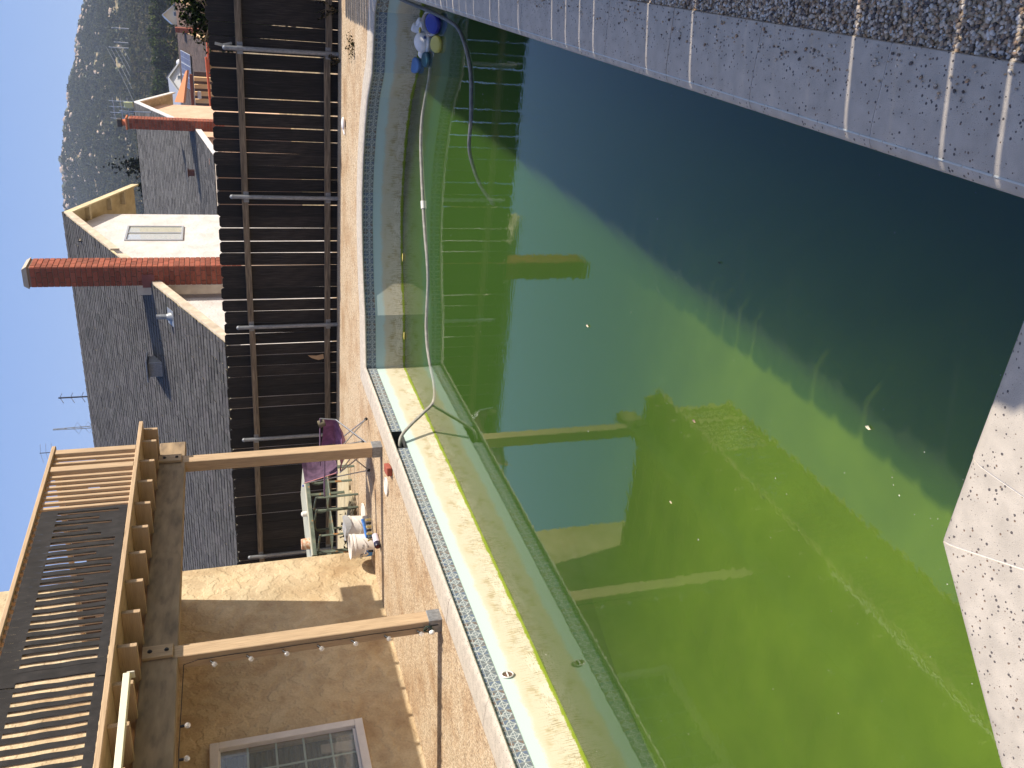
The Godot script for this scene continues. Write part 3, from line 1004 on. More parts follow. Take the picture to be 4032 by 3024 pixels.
func build_balcony():
	var b := thing("timber_balcony", "tan painted timber balcony on square posts with balusters and protruding joist ends", "balcony", Vector3(-5.48, 0, -6))
	for z in [-5.95, -9.07, -2.83]:
		var m := MB.new()
		m.box(Vector3(-5.48, 1.19, z), Vector3(0.14, 2.2, 0.14), 0.006)
		var post := part(b, "post", m, M.timber_y)
		var up := MB.new()
		up.box(Vector3(-5.395, 2.4, z), Vector3(0.032, 0.24, 0.14), 0.004)
		part(post, "bolt_plate", up, M.timber_y)
		for y in [2.33, 2.46]:
			var bt := MB.new()
			bt.lathe([[0.0, 0.016], [0.012, 0.014], [0.014, 0.004], [0.02, 0.003], [0.02, 0.0]], Transform3D(Basis(Vector3(0, 0, 1), -PI / 2), Vector3(-5.379, y, z)), 8)
			part(post, "bolt", bt, M.black)
		var base := MB.new()
		base.box(Vector3(-5.48, 0.045, z), Vector3(0.15, 0.13, 0.15), 0.004)
		part(post, "post_base", base, M.galvanised)
	var bm := MB.new()
	bm.box(Vector3(-5.48, 2.385, -4.74), Vector3(0.13, 0.285, 9.48), 0.008)
	part(b, "beam", bm, M.timber_beam)
	var led := MB.new()
	led.box(Vector3(WX + 0.022, 2.585, -4.6), Vector3(0.042, 0.14, 9.2), 0.004)
	part(b, "ledger", led, M.timber_z)
	var z := -9.19
	var k := 0
	while z < -0.2:
		var m := MB.new()
		m.box(Vector3((-5.03 + WX) / 2, 2.585, z), Vector3(-5.03 - WX - 0.05, 0.144, 0.04), 0.003)
		part(b, "joist", m, M.timber_x)
		k += 1
		z = (-8.92 if k == 1 else z + 0.4) if k != 2 else -8.5
	for j in 18:
		var m := MB.new()
		m.box(Vector3(-5.075 - j * 0.142, 2.674, -4.6), Vector3(0.137, 0.034, 9.2), 0.003)
		part(b, "deck_board", m, M.timber_z)
	var ra := MB.new()
	ra.box(Vector3(-4.982, 2.676, -4.6), Vector3(0.042, 0.041, 9.22), 0.005)
	part(b, "bottom_rail", ra, M.timber_z)
	var rb := MB.new()
	rb.box(Vector3(-5.01, 3.489, -4.4), Vector3(0.13, 0.039, 8.7), 0.006)
	part(b, "top_rail", rb, M.timber_z)
	var bal := MB.new()
	bal.box(Vector3.ZERO, Vector3(0.034, 0.775, 0.034), 0.003)
	var bmesh := bal.mesh()
	var lt := MB.new()
	lt.box(Vector3.ZERO, Vector3(0.012, 0.775, 0.046), 0.003)
	var lath := lt.mesh()
	var zs := [-8.545, -8.452]
	z = -8.193
	while z < -0.3:
		zs.append(z)
		z += 0.0933
	for zz in zs:
		var p := part(b, "baluster", bmesh if zz < -7.58 else lath, M.timber_y)
		p.position = Vector3(-5.0 if zz < -7.58 else -4.989, 3.082, zz) - b.position
	for e in [[-8.645, 0.083], [-8.305, 0.088]]:
		var m := MB.new()
		m.box(Vector3(-5.003, 3.082, e[0]), Vector3(0.087, 0.775, e[1]), 0.004)
		part(b, "rail_post", m, M.timber_y)
	# the return along the far end
	var rc := MB.new()
	rc.box(Vector3(-6.3, 3.489, -8.69), Vector3(2.45, 0.038, 0.12), 0.006)
	part(b, "top_rail", rc, M.timber_x)
	for j in 24:
		var p := part(b, "baluster", bmesh, M.timber_y)
		p.position = Vector3(-5.14 - j * 0.0952, 3.082, -8.69) - b.position
	# shade cloth tied along the balusters: a band along each rail and a strip over each baluster
	var panels := [[-7.565, -5.38, "black mesh shade cloth along the far half of the balcony railing"], [-5.46, -0.4, "black mesh shade cloth along the near half of the balcony railing, past the seam"]]
	for p in panels:
		var c := MB.new()
		var wave := func(zz: float, y: float) -> float: return (-4.966 if p[0] < -6 else -4.974) + 0.004 * sin(zz * 9.0 + y * 3.0) + 0.003 * sin(zz * 31.0 + 1.3) + 0.003 * sin(y * 23.0 + zz * 5.0)
		var quad := func(za: float, zb: float, y0: float, y1: float):
			var n := maxi(1, roundi((y1 - y0) / 0.06))
			for j in n:
				var a := lerpf(y0, y1, float(j) / n)
				var d := lerpf(y0, y1, float(j + 1) / n)
				c.face(Vector3(wave.call(za, a), a, za), Vector3(wave.call(zb, a), a, zb), Vector3(wave.call(zb, d), d, zb), Vector3(wave.call(za, d), d, za), Vector3(-6, (a + d) / 2, (za + zb) / 2))
		for zz in zs:
			if zz < p[0] or zz > p[1]:
				continue
			var lo := 2.77
			var hi := 3.293
			var a: float = zz + 0.0246
			var g: float = zz + 0.0687
			quad.call(zz - 0.0246, a, 2.70, 3.44)
			quad.call(a, g, 2.70, lo)
			quad.call(a, g, hi, 3.44)
			if zz < -6.5 and rng.randf() < 0.5:
				quad.call(a, g, lo, lo + rng.randf_range(0.05, 0.25))
		quad.call(p[0], p[0] + 0.05, 2.70, 3.40)
		quad.call(p[1] - 0.12, p[1], 2.70, 3.44)
		tag(part(null, "shade_cloth", c, M.shade_cloth), p[2], "shade cloth", "shade cloths on the balcony railing")
	var sc := MB.new()
	for j in 26:
		for q in 6:
			var xa := -5.2 - j * 0.09
			if (j * 7 + q * 5) % 29 == 0:
				continue
			var ya := 2.73 + q * 0.12
			sc.box(Vector3(xa - 0.045, ya + 0.06, -8.66 + 0.004 * sin(j * 1.9 + q)), Vector3(0.093, 0.123, 0.003))
	tag(part(null, "shade_cloth", sc, plain(col(62, 46, 38), 0.9)), "brown mesh cloth on the balcony's far end railing, seen through the slots", "shade cloth", "shade cloths on the balcony railing")
	var pole := thing("pale_pole", "long cream square pole slung under the balcony joist ends", "pole", Vector3(-5.02, 2.53, -3))
	var pm := MB.new()
	pm.box(Vector3(-4.93, 2.528, -3.0), Vector3(0.059, 0.049, 4.48), 0.004, Basis(Vector3(1, 0, 0), 0.006))
	part(pole, "tube", pm, plain(col(226, 216, 186), 0.45))
	var cap := MB.new()
	cap.box(Vector3(-4.93, 2.528 - 0.0135, -5.242), Vector3(0.063, 0.053, 0.01), 0.002)
	part(pole, "end_cap", cap, plain(col(214, 206, 182), 0.5))
	# string of clear bulbs down the near post and along the beam
	var st := thing("string_lights", "string of clear globe bulbs hung along the beam and down the near post", "string lights", Vector3(-5.5, 2.2, -5.85))
	var run := [Vector3(-5.44, 2.225, -2.9)]
	var spots := []
	for j in 8:
		var zz := -3.0 - j * 0.315 + 0.05
		run.append(Vector3(-5.44, 2.215 - 0.006 * (j % 2), zz - 0.1))
		spots.append(Vector3(-5.44, 2.212, zz - 0.0))
	run.append(Vector3(-5.47, 2.2, -5.84))
	for j in 8:
		var y := 1.99 - j * 0.2955
		if j < 7:
			spots.append(Vector3(-5.475, y, -5.862))
		run.append(Vector3(-5.465 + 0.006 * (j % 2), y + 0.1, -5.87))
	run.append(Vector3(-5.46, 0.12, -5.866))
	var wm := MB.new()
	wm.tube(run, 0.0035, 6)
	part(st, "wire", wm, M.wire)
	var glass := plain(Color(1, 1, 1, 0.18), 0.02)
	glass.transparency = BaseMaterial3D.TRANSPARENCY_ALPHA
	for p in spots:
		var down: bool = p.y > 2.1
		var xf := Transform3D(Basis.IDENTITY if down else Basis(Vector3(1, 0, 0), PI * 0.72), p + (Vector3(0, -0.02, 0) if down else Vector3(-0.02, -0.012, 0.012)))
		var sk := MB.new()
		sk.lathe([[0.0, 0.022], [0.009, 0.022], [0.011, -0.012], [0.0, -0.012]], xf if down else xf * Transform3D(Basis(Vector3(1, 0, 0), PI), Vector3.ZERO), 10)
		var so := part(st, "socket", sk, M.black)
		var q: Vector3 = xf.origin + (Vector3(0, -0.034, 0) if down else Vector3(-0.006, -0.018, 0.022))
		var gl := MB.new()
		gl.ball(q, Vector3(0.0225, 0.0225, 0.0225), Basis.IDENTITY, 10, 16)
		part(so, "bulb", gl, glass)
		var fil := MB.new()
		fil.tube([q + Vector3(0, 0.018, 0), q + Vector3(0.004, 0, 0.003), q + Vector3(-0.003, -0.006, 0)], 0.0022, 5)
		part(so, "filament", fil, plain(col(190, 180, 160), 0.4, 0.5))
	var nest := MB.new()
	nest.tube([Vector3(-5.5, 0.16, -5.86), Vector3(-5.44, 0.14, -5.85), Vector3(-5.46, 0.09, -5.86), Vector3(-5.52, 0.1, -5.85), Vector3(-5.5, 0.15, -5.855), Vector3(-5.45, 0.11, -5.86), Vector3(-5.5, 0.07, -5.85)], 0.007, 6)
	part(st, "cord_bundle", nest, plain(col(30, 56, 46), 0.6))
	var wb := MB.new()
	wb.ball(Vector3(-5.5, 0.09, -5.83), Vector3(0.022, 0.026, 0.022), Basis.IDENTITY, 10, 14)
	part(st, "white_bulb", wb, plain(col(226, 228, 224), 0.3))


# ---------------------------------------------------------------- things about the deck
func hose(pts: Array, r: float, smooth := 8) -> MB:
	var c := Curve3D.new()
	for i in pts.size():
		var t: Vector3 = (pts[mini(i + 1, pts.size() - 1)] - pts[maxi(i - 1, 0)]) / 6.0
		c.add_point(pts[i], -t, t)
	var out := []
	var n := (pts.size() - 1) * smooth
	for i in n + 1:
		var u := float(i) / n * (pts.size() - 1)
		var k := mini(int(u), pts.size() - 2)
		out.append(c.sample(k, u - k))
	var b := MB.new()
	b.tube(out, r, 12)
	return b


func build_pool_gear():
	var f := WL + 0.006
	var h1 := thing("vacuum_hose", "pale grey ribbed hose that leaves the skimmer and floats across the far end", "hose", Vector3(-3.4, WL, -9.2))
	part(h1, "hose", hose([Vector3(-5.3, -0.12, -8.44), Vector3(-5.06, -0.1, -8.42), Vector3(-4.97, -0.13, -8.48), Vector3(-4.9, -0.26, -8.6), Vector3(-4.83, -0.42, -8.72), Vector3(-4.74, WL - 0.02, -8.84), Vector3(-4.56, WL - 0.04, -8.94), Vector3(-4.38, f - 0.02, -9.06), Vector3(-4.2, f - 0.006, -9.2), Vector3(-3.98, f - 0.004, -9.31), Vector3(-3.75, f - 0.012, -9.36), Vector3(-3.45, f - 0.02, -9.4), Vector3(-3.2, f - 0.012, -9.47), Vector3(-2.95, f - 0.004, -9.6), Vector3(-2.62, f, -9.77), Vector3(-2.25, f - 0.002, -9.95), Vector3(-1.95, f - 0.004, -10.06), Vector3(-1.7, f - 0.016, -10.1), Vector3(-1.5, WL - 0.03, -10.09), Vector3(-1.2, WL - 0.05, -10.0), Vector3(-0.95, WL - 0.03, -9.92)], 0.019), M.hose)
	var cuff := MB.new()
	cuff.tube([Vector3(-2.66, f, -9.75), Vector3(-2.58, f, -9.79)], 0.027, 14)
	part(h1, "cuff", cuff, M.plastic)
	var h2 := thing("drooping_hose", "grey hose dropping over the right coping into the dark water", "hose", Vector3(-1, WL, -8.2))
	part(h2, "hose", hose([Vector3(-0.28, 0.03, -9.32), Vector3(-0.36, 0.01, -9.25), Vector3(-0.42, -0.12, -9.12), Vector3(-0.5, -0.38, -8.96), Vector3(-0.58, WL + 0.02, -8.7), Vector3(-0.7, f, -8.4), Vector3(-0.83, f, -8.2), Vector3(-0.96, f, -8.08), Vector3(-1.15, f, -8.02), Vector3(-1.35, f - 0.01, -8.01), Vector3(-1.6, WL - 0.022, -8.07), Vector3(-1.78, WL - 0.07, -8.05), Vector3(-1.95, WL - 0.14, -7.98), Vector3(-2.1, WL - 0.25, -7.85)], 0.018), M.hose_dark)
	# the cleaner parked in the corner
	var c := thing("pool_cleaner", "white domed pool cleaner with coloured floats in the shaded far corner of the water", "pool cleaner", Vector3(-0.85, WL, -9.9))
	var dome := MB.new()
	dome.ball(Vector3(-0.86, WL + 0.045, -9.98), Vector3(0.115, 0.10, 0.115), Basis(Vector3(0, 0, 1), 0.15), 14, 22)
	dome.lathe([[0.125, -0.03], [0.128, -0.015], [0.12, 0.0], [0.11, 0.0]], Transform3D(Basis.IDENTITY, Vector3(-0.86, WL + 0.03, -9.98)), 24)
	var body := part(c, "dome", dome, M.white)
	var eye := MB.new()
	eye.lathe([[0.0, 0.012], [0.014, 0.01], [0.016, 0.0]], Transform3D(Basis(Vector3(1, 0, 0), PI / 2.3), Vector3(-0.8, WL + 0.05, -9.878)), 14)
	part(body, "nozzle", eye, plain(col(52, 60, 108), 0.4))
	var cap := MB.new()
	var prof := []
	for i in 9:
		prof.append([0.05 + 0.003 * (i % 2), i * 0.011])
	prof.append([0.044, 0.1])
	prof.append([0.0, 0.1])
	cap.lathe(prof, Transform3D(Basis(Vector3(0.3, 0, 0.2).normalized(), -0.5), Vector3(-0.745, WL + 0.05, -10.1)), 20)
	part(c, "ribbed_cap", cap, M.white)
	var hold := MB.new()
	hold.box(Vector3(-0.715, WL + 0.05, -10.0), Vector3(0.1, 0.08, 0.12), 0.015, Basis(Vector3.UP, 0.4))
	hold.box(Vector3(-0.66, WL + 0.09, -10.02), Vector3(0.06, 0.05, 0.1), 0.015, Basis(Vector3(0.3, 1, 0).normalized(), 0.7))
	part(c, "housing", hold, M.white)
	var mk := MB.new()
	mk.ball(Vector3(-0.735, WL + 0.095, -9.95), Vector3(0.03, 0.012, 0.03))
	part(c, "yellow_mark", mk, plain(col(180, 160, 60), 0.5))
	var tanb := MB.new()
	tanb.ball(Vector3(-0.735, WL + 0.045, -9.68), Vector3(0.045, 0.035, 0.04))
	tanb.box(Vector3(-0.75, WL + 0.055, -9.72), Vector3(0.05, 0.03, 0.03), 0.008, Basis(Vector3.UP, 0.7))
	part(c, "tail_float", tanb, plain(col(170, 150, 136), 0.5))
	var disc := [[0.0, 0.028], [0.06, 0.026], [0.085, 0.018], [0.092, 0.006], [0.094, 0.0], [0.092, -0.014], [0.08, -0.03], [0.0, -0.034]]
	for e in [[Vector3(-0.63, WL + 0.05, -9.52), "blue_float", col(40, 40, 130), 1.15, Vector3(1, 0, 0.3), -0.5], [Vector3(-0.82, WL + 0.032, -9.40), "yellow_float", col(176, 164, 70), 0.92, Vector3(1, 0, 0), -0.45], [Vector3(-1.03, WL + 0.022, -9.90), "teal_float", col(34, 72, 80), 0.88, Vector3(1, 0, 0), -0.25], [Vector3(-1.15, WL + 0.04, -10.42), "pale_blue_float", col(92, 128, 178), 0.98, Vector3(1, 0, 0), -0.6]]:
		var d := MB.new()
		d.lathe(disc, Transform3D(Basis((e[4] as Vector3).normalized(), -e[5]) * Basis.from_scale(Vector3(e[3], e[3] * 1.25, e[3])), e[0]), 26)
		part(c, e[1], d, plain(e[2], 0.35))
	var ring := MB.new()
	ring.lathe([[0.105, 0.03], [0.125, 0.0], [0.11, -0.03], [0.1, 0.0], [0.105, 0.03]], Transform3D(Basis(Vector3(1, 0, 0.3).normalized(), 0.5), Vector3(-0.635, WL + 0.07, -9.58)), 24)
	part(c, "wheel_rim", ring, M.white)
	var ball := MB.new()
	ball.ball(Vector3(-0.985, WL + 0.04, -10.02), Vector3(0.05, 0.05, 0.05))
	part(c, "white_ball", ball, M.white)
	# what floats on the surface
	var g := RandomNumberGenerator.new()
	g.seed = 17
	var sp := MB.new()
	sp.ball(Vector3.ZERO, Vector3(1, 0.25, 0.7), Basis.IDENTITY, 3, 6)
	var at := []
	var tint := []
	for i in 1500:
		var x := -g.randf_range(0.5, 4.9)
		var z := -g.randf_range(1.5, 10.2)
		if absf(x + 1.35) > 0.45 and g.randf() < 0.55:
			continue
		var s := g.randf_range(0.0012, 0.003) * (2.0 if g.randf() < 0.04 else 1.0)
		at.append(Transform3D(Basis(Vector3.UP, g.randf() * TAU) * Basis.from_scale(Vector3(s, s, s)), Vector3(x, WL + 0.001, z)))
		tint.append(Color(0.55, 0.55, 0.42) * g.randf_range(0.4, 1.2))
	copies(null, "floating_specks", sp.mesh(), M.stone, at, tint)
	for e in [[Vector3(-2.02, WL + 0.004, -3.38), 0.016, Color(0.26, 0.17, 0.12), "curled brown leaf floating in the reflection of the balcony"], [Vector3(-1.43, WL + 0.004, -2.25), 0.015, Color(0.6, 0.55, 0.38), "pale leaf floating by the shadow edge near the bottom coping"], [Vector3(-2.56, WL + 0.004, -3.44), 0.014, Color(0.5, 0.42, 0.26), "tan leaf scrap floating nearest the near post's reflection"], [Vector3(-2.09, WL + 0.004, -4.82), 0.018, Color(0.62, 0.52, 0.36), "dry tan leaf floating alone in the middle of the pool"], [Vector3(-1.19, WL + 0.004, -3.45), 0.01, Color(0.05, 0.06, 0.03), "tiny dark leaf floating in the shaded water"]]:
		var b := MB.new()
		var p: Vector3 = e[0]
		var s: float = e[1]
		var q := []
		for r in 5:
			var w: float = [0.05, 0.4, 0.5, 0.35, 0.03][r] * s
			q.append([p + Vector3(-w, absf(r - 2) * s * 0.12 + s * 0.1, (r - 2) * s * 0.5), p + Vector3(w * 0.1, 0, (r - 2) * s * 0.5), p + Vector3(w, absf(r - 2) * s * 0.12 + s * 0.15, (r - 2) * s * 0.5)])
		for r in 4:
			for k in 2:
				b.face(q[r][k], q[r + 1][k], q[r + 1][k + 1], q[r][k + 1], p - Vector3(0, 1, 0))
		var o := part(null, "floating_leaf", b, plain((e[2] as Color).linear_to_srgb(), 0.8))
		tag(o, e[3], "leaf", "leaves floating on the pool")
	for e in [[-3.6, "narrow yellow leaf stuck at the far waterline right of the sunlit patch"], [-4.6, "narrow yellow leaf stuck at the far waterline left of the sunlit patch"]]:
		var lw := MB.new()
		lw.ball(Vector3(e[0], WL + 0.012, -10.78 if e[0] > -4 else -10.49), Vector3(0.055, 0.008, 0.015), Basis(Vector3.UP, 0.2))
		tag(part(null, "narrow_leaf", lw, plain(col(196, 178, 96), 0.7)), e[1], "leaf", "narrow leaves at the far waterline")


func build_deck_things():
	# folding camp chair
	var ch := thing("camp_chair", "purple folding camp chair with crossed metal legs standing by the fence", "chair", Vector3(-5.9, 0, -9.9))
	var A := Vector3(-5.58, 0, -10.03)
	var C := Vector3(-5.72, 0, -9.54)
	var B := Vector3(-6.04, 0, -10.24)
	var D := Vector3(-6.2, 0, -9.74)
	var up := Vector3.UP
	var seat := {"A": A + up * 0.42 + Vector3(0.03, 0, 0.02), "C": C + up * 0.42 + Vector3(0.03, 0, 0.02), "B": B + up * 0.4, "D": D + up * 0.4}
	var backB := B + Vector3(-0.13, 0.86, -0.02)
	var backD := D + Vector3(-0.13, 0.86, -0.02)
	var armA := A + up * 0.62 + Vector3(0.05, 0, 0)
	var armC := C + up * 0.62 + Vector3(0.05, 0, 0)
	for e in [[A, seat.C], [C, seat.A], [B, seat.D], [D, seat.B], [A, seat.B], [B, seat.A], [C, seat.D], [D, seat.C]]:
		var m := MB.new()
		m.tube([e[0] + up * 0.02, e[1]], 0.0085, 8)
		part(ch, "leg", m, M.steel)
	for e in [[seat.A, armA], [seat.C, armC], [D + up * 0.02, backD], [B + up * 0.02, backB]]:
		var m := MB.new()
		m.tube([e[0], e[1]], 0.0085, 8)
		part(ch, "upright", m, M.steel)
	for p in [A, B, C, D]:
		var m := MB.new()
		m.ball(p + up * 0.022, Vector3(0.022, 0.024, 0.022))
		part(ch, "foot", m, M.black)
	var sheet := func(corners: Array, sag: Vector3, n: int, thick: float) -> MB:
		var m := MB.new()
		for side in 2:
			for i in n:
				for j in n:
					var q := []
					for e in [[0, 0], [1, 0], [1, 1], [0, 1]]:
						var u: float = float(i + e[0]) / n
						var v: float = float(j + e[1]) / n
						var p: Vector3 = (corners[0] as Vector3).lerp(corners[1], u).lerp((corners[3] as Vector3).lerp(corners[2], u), v)
						p += sag * (4 * u * (1 - u)) * (0.35 + 0.65 * (4 * v * (1 - v)))
						p += Vector3(sin(u * 17 + v * 5), cos(v * 19 + u * 3), sin(v * 13)) * 0.006
						q.append(p + (Vector3.ZERO if side == 0 else sag.normalized() * thick))
					m.face(q[0], q[1], q[2], q[3], (q[0] + q[2]) / 2 + sag.normalized() * (1.0 if side == 0 else -1.0))
		return m
	part(ch, "seat", sheet.call([seat.A, seat.C, seat.D, seat.B], Vector3(0, -0.1, 0), 8, 0.006), M.lavender)
	part(ch, "backrest", sheet.call([seat.B + up * 0.03, seat.D + up * 0.03, backD, backB], Vector3(-0.12, -0.03, -0.04), 8, 0.006), M.plum)
	part(ch, "side_panel", sheet.call([seat.A, seat.B, B.lerp(backB, 0.7), armA - up * 0.05], Vector3(0.01, -0.04, -0.05), 6, 0.004), M.lavender)
	for e in [[armA, backB + Vector3(0.06, -0.22, 0.0)], [armC, backD + Vector3(0.06, -0.22, 0.0)]]:
		var m := MB.new()
		var along: Vector3 = (e[1] - e[0])
		m.prism(PackedVector2Array([Vector2(-0.04, 0), Vector2(0.04, 0), Vector2(0.045, along.length()), Vector2(-0.045, along.length())]), 0.012, Transform3D(Basis(Vector3(0.3, 0, 0.95).normalized(), along.normalized(), Vector3(0.3, 0, 0.95).normalized().cross(along.normalized())).orthonormalized(), e[0]))
		part(ch, "armrest", m, M.plum)
	var cup := MB.new()
	cup.lathe([[0.045, 0.0], [0.05, 0.09], [0.044, 0.09], [0.04, 0.005], [0, 0.005]], Transform3D(Basis(Vector3(0, 0, 1), 0.3), armA + Vector3(-0.05, -0.06, 0.02)), 14)
	part(ch, "cup_holder", cup, plain(col(104, 96, 78), 0.9))
	var stripe := MB.new()
	stripe.tube([seat.D + up * 0.05, D.lerp(backD, 0.75) + Vector3(0.05, 0, 0.03), backD], 0.006, 6)
	part(ch, "piping", stripe, plain(col(190, 130, 130), 0.8))
	# patio table
	var tb := thing("patio_table", "green metal patio table with a pale top behind the house corner", "table", Vector3(-8.0, 0, -11.3))
	var d := Vector3(-0.479, 0, 0.878)
	var nn := Vector3(-0.878, 0, -0.479)
	var turn := Basis(d, Vector3.UP, d.cross(Vector3.UP))
	var mid := Vector3(-7.21, 0, -11.62) + d * 0.75 + nn * 0.47
	var tm := MB.new()
	tm.box(mid + up * 0.705, Vector3(1.5, 0.02, 0.94), 0.006, turn)
	part(tb, "top", tm, M.table_top)
	var ap := MB.new()
	for e in [[0.74, 0.0, 0.02, 0.94], [-0.74, 0.0, 0.02, 0.94], [0.0, 0.46, 1.46, 0.02], [0.0, -0.46, 1.46, 0.02]]:
		ap.box(mid + d * e[0] + nn * e[1] + up * 0.668, Vector3(e[2], 0.054, e[3]), 0.003, turn)
	part(tb, "apron", ap, M.green_paint)
	for e in [[0.7, 0.43], [-0.7, 0.43], [0.7, -0.43], [-0.7, -0.43]]:
		var m := MB.new()
		var foot: Vector3 = mid + d * e[0] + nn * e[1]
		m.box(foot + up * 0.325, Vector3(0.045, 0.65, 0.022), 0.004, turn)
		part(tb, "leg", m, M.green_paint)
	# two patio chairs pushed under it
	for e in [[-0.22, -0.62, 0.0, "green flaking metal patio chair at the fence end of the table"], [0.42, -0.5, 0.25, "green flaking metal patio chair at the house end of the table"]]:
		var base: Vector3 = mid + d * e[0] + nn * e[1]
		var pc := thing("patio_chair", e[3], "chair", base, "metal patio chairs at the table")
		var tr := turn.rotated(Vector3.UP, e[2])
		var P := func(x: float, y: float, z: float) -> Vector3: return base + tr * Vector3(x, y, z)
		for x in [-0.24, 0.24]:
			for z in [-0.22, 0.22]:
				var m := MB.new()
				m.box(P.call(x, 0.29, z), Vector3(0.034, 0.6, 0.016), 0.003, tr)
				part(pc, "leg", m, M.green_paint)
			var arm := hose([P.call(x, 0.6, -0.24), P.call(x, 0.615, 0.0), P.call(x, 0.6, 0.2), P.call(x, 0.5, 0.27), P.call(x, 0.42, 0.2)], 0.013, 6)
			part(pc, "arm", arm, M.green_paint)
		var st := MB.new()
		for k in 7:
			st.box(P.call(-0.21 + k * 0.07, 0.41, 0.0), Vector3(0.045, 0.006, 0.44), 0.001, tr)
		part(pc, "seat", st, M.green_paint)
		var fr := MB.new()
		fr.tube([P.call(-0.24, 0.4, 0.22), P.call(0.24, 0.4, 0.22)], 0.012, 8)
		fr.tube([P.call(-0.24, 0.4, -0.22), P.call(0.24, 0.4, -0.22)], 0.012, 8)
		part(pc, "frame", fr, M.green_paint)
	var pot := MB.new()
	pot.lathe([[0.0, 0.12], [0.078, 0.12], [0.088, 0.0], [0.0, 0.0]], Transform3D(Basis.IDENTITY, Vector3(-7.95, 0.716, -10.62)), 20)
	tag(part(null, "upturned_flowerpot", pot, M.clay), "upturned clay flowerpot with white scale on the patio table", "flowerpot")
	var jar := MB.new()
	jar.lathe([[0.0, 0.085], [0.022, 0.083], [0.04, 0.065], [0.043, 0.02], [0.04, 0.0], [0, 0]], Transform3D(Basis.IDENTITY, Vector3(-7.68, 0.716, -11.0)), 16)
	tag(part(null, "small_jar", jar, M.plastic), "small off-white rounded jar on the patio table edge", "jar")
	var cl := MB.new()
	cl.box(Vector3(-7.45, 0.73, -11.42), Vector3(0.03, 0.02, 0.015), 0.003)
	tag(part(null, "blue_clip", cl, plain(col(40, 60, 200), 0.4)), "tiny blue plastic clip on the patio table rim", "clip")
	# canvas sheet under the table, and a grey tarp folded over it
	var cv := MB.new()
	var pl := PackedVector2Array([Vector2(-7.55, -12.9), Vector2(-7.36, -11.72), Vector2(-7.66, -11.5), Vector2(-7.52, -11.05), Vector2(-7.9, -10.85), Vector2(-9.4, -10.8), Vector2(-9.9, -12.8)])
	cv.prism(pl, 0.03, Transform3D(Basis(Vector3(1, 0, 0), Vector3(0, 0, 1), Vector3(0, -1, 0)), Vector3(0, 0.003, 0)))
	tag(part(null, "canvas_sheet", cv, M.canvas), "beige canvas sheet laid on the deck under the patio table", "ground sheet")
	var tp := MB.new()
	for k in 5:
		var a := Vector3(-7.75 - k * 0.1, 0.03 + 0.02 * (k % 2), -11.35 + k * 0.02)
		var e := Vector3(-7.62 - k * 0.15, 0.03 + 0.02 * (k % 2), -10.9 + k * 0.03)
		var a2 := Vector3(-7.75 - (k + 1) * 0.1, 0.03 + 0.02 * ((k + 1) % 2), -11.35 + (k + 1) * 0.02)
		var e2 := Vector3(-7.62 - (k + 1) * 0.15, 0.03 + 0.02 * ((k + 1) % 2), -10.9 + (k + 1) * 0.03)
		tp.face(a, e, e2, a2, (a + e2) / 2 - Vector3.UP)
		tp.face(a - up * 0.012, e - up * 0.012, e2 - up * 0.012, a2 - up * 0.012, (a + e2) / 2 + Vector3.UP)
	tag(part(null, "folded_tarp", tp, M.tarp), "grey-brown tarp folded in pleats on the canvas sheet", "tarp")
	# buckets
	for e in [[Vector3(-7.2, -0.012, -9.45), 0, "open white plastic bucket with a blue wave label against the wall corner"], [Vector3(-7.2, -0.012, -9.88), 1, "white plastic bucket with a grey cloth over its top, behind the open one"]]:
		var at := Transform3D(Basis.IDENTITY, e[0])
		var bk := thing("white_bucket", e[2], "bucket", e[0], "white buckets by the house corner")
		var m := MB.new()
		m.lathe([[0.0, 0.0], [0.142, 0.0], [0.146, 0.006], [0.162, 0.24], [0.168, 0.24], [0.169, 0.262], [0.163, 0.264], [0.164, 0.285], [0.170, 0.287], [0.171, 0.312], [0.165, 0.315], [0.158, 0.31], [0.15, 0.06], [0.138, 0.012], [0, 0.012]], at, 36)
		part(bk, "body", m, M.plastic)
		var hd := MB.new()
		var pts := []
		for k in 13:
			var a := PI * k / 12.0
			pts.append(e[0] + Vector3(0.174 * cos(a) * 0.9, 0.262 - 0.16 * sin(a) * 0.9, 0.174 * sin(a)).rotated(up, 0.5))
		hd.tube(pts, 0.004, 6)
		part(bk, "handle", hd, M.plastic)
		if e[1] == 0:
			var lb := MB.new()
			for k in 8:
				var a0 := -0.95 + k * 0.14
				var a1 := a0 + 0.14
				var R := func(a: float, y: float) -> Vector3: return e[0] + Vector3((0.1475 + y * 0.0667) * sin(a), y, (0.1475 + y * 0.0667) * cos(a))
				var yt0 := 0.105 + 0.022 * sin(a0 * 6.0)
				var yt1 := 0.105 + 0.022 * sin(a1 * 6.0)
				lb.face(R.call(a0, 0.03), R.call(a1, 0.03), R.call(a1, yt1), R.call(a0, yt0), e[0] + up * 0.08)
			part(bk, "label", lb, plain(col(50, 130, 215), 0.4))
			var txt := TextMesh.new()
			txt.text = "POOL"
			txt.font_size = 16
			txt.pixel_size = 0.0034
			txt.depth = 0.001
			var tx := MeshInstance3D.new()
			tx.name = "lettering"
			tx.mesh = txt
			tx.material_override = plain(col(60, 58, 62), 0.6)
			tx.transform = Transform3D(Basis(up, -0.42), Vector3(-0.41 * 0.157 * 1.0, 0.178, 0.147))
			bk.add_child(tx, true)
			for q in [[0.5, 0.09], [0.62, 0.15], [0.42, 0.16]]:
				var pr := MB.new()
				pr.box(e[0] + Vector3(0.1555 * sin(q[0]), q[1], 0.1555 * cos(q[0])), Vector3(0.028, 0.022, 0.002), 0.0, Basis(up, q[0]))
				part(bk, "print_block", pr, plain(col(150, 146, 142), 0.6))
		else:
			var cl2 := MB.new()
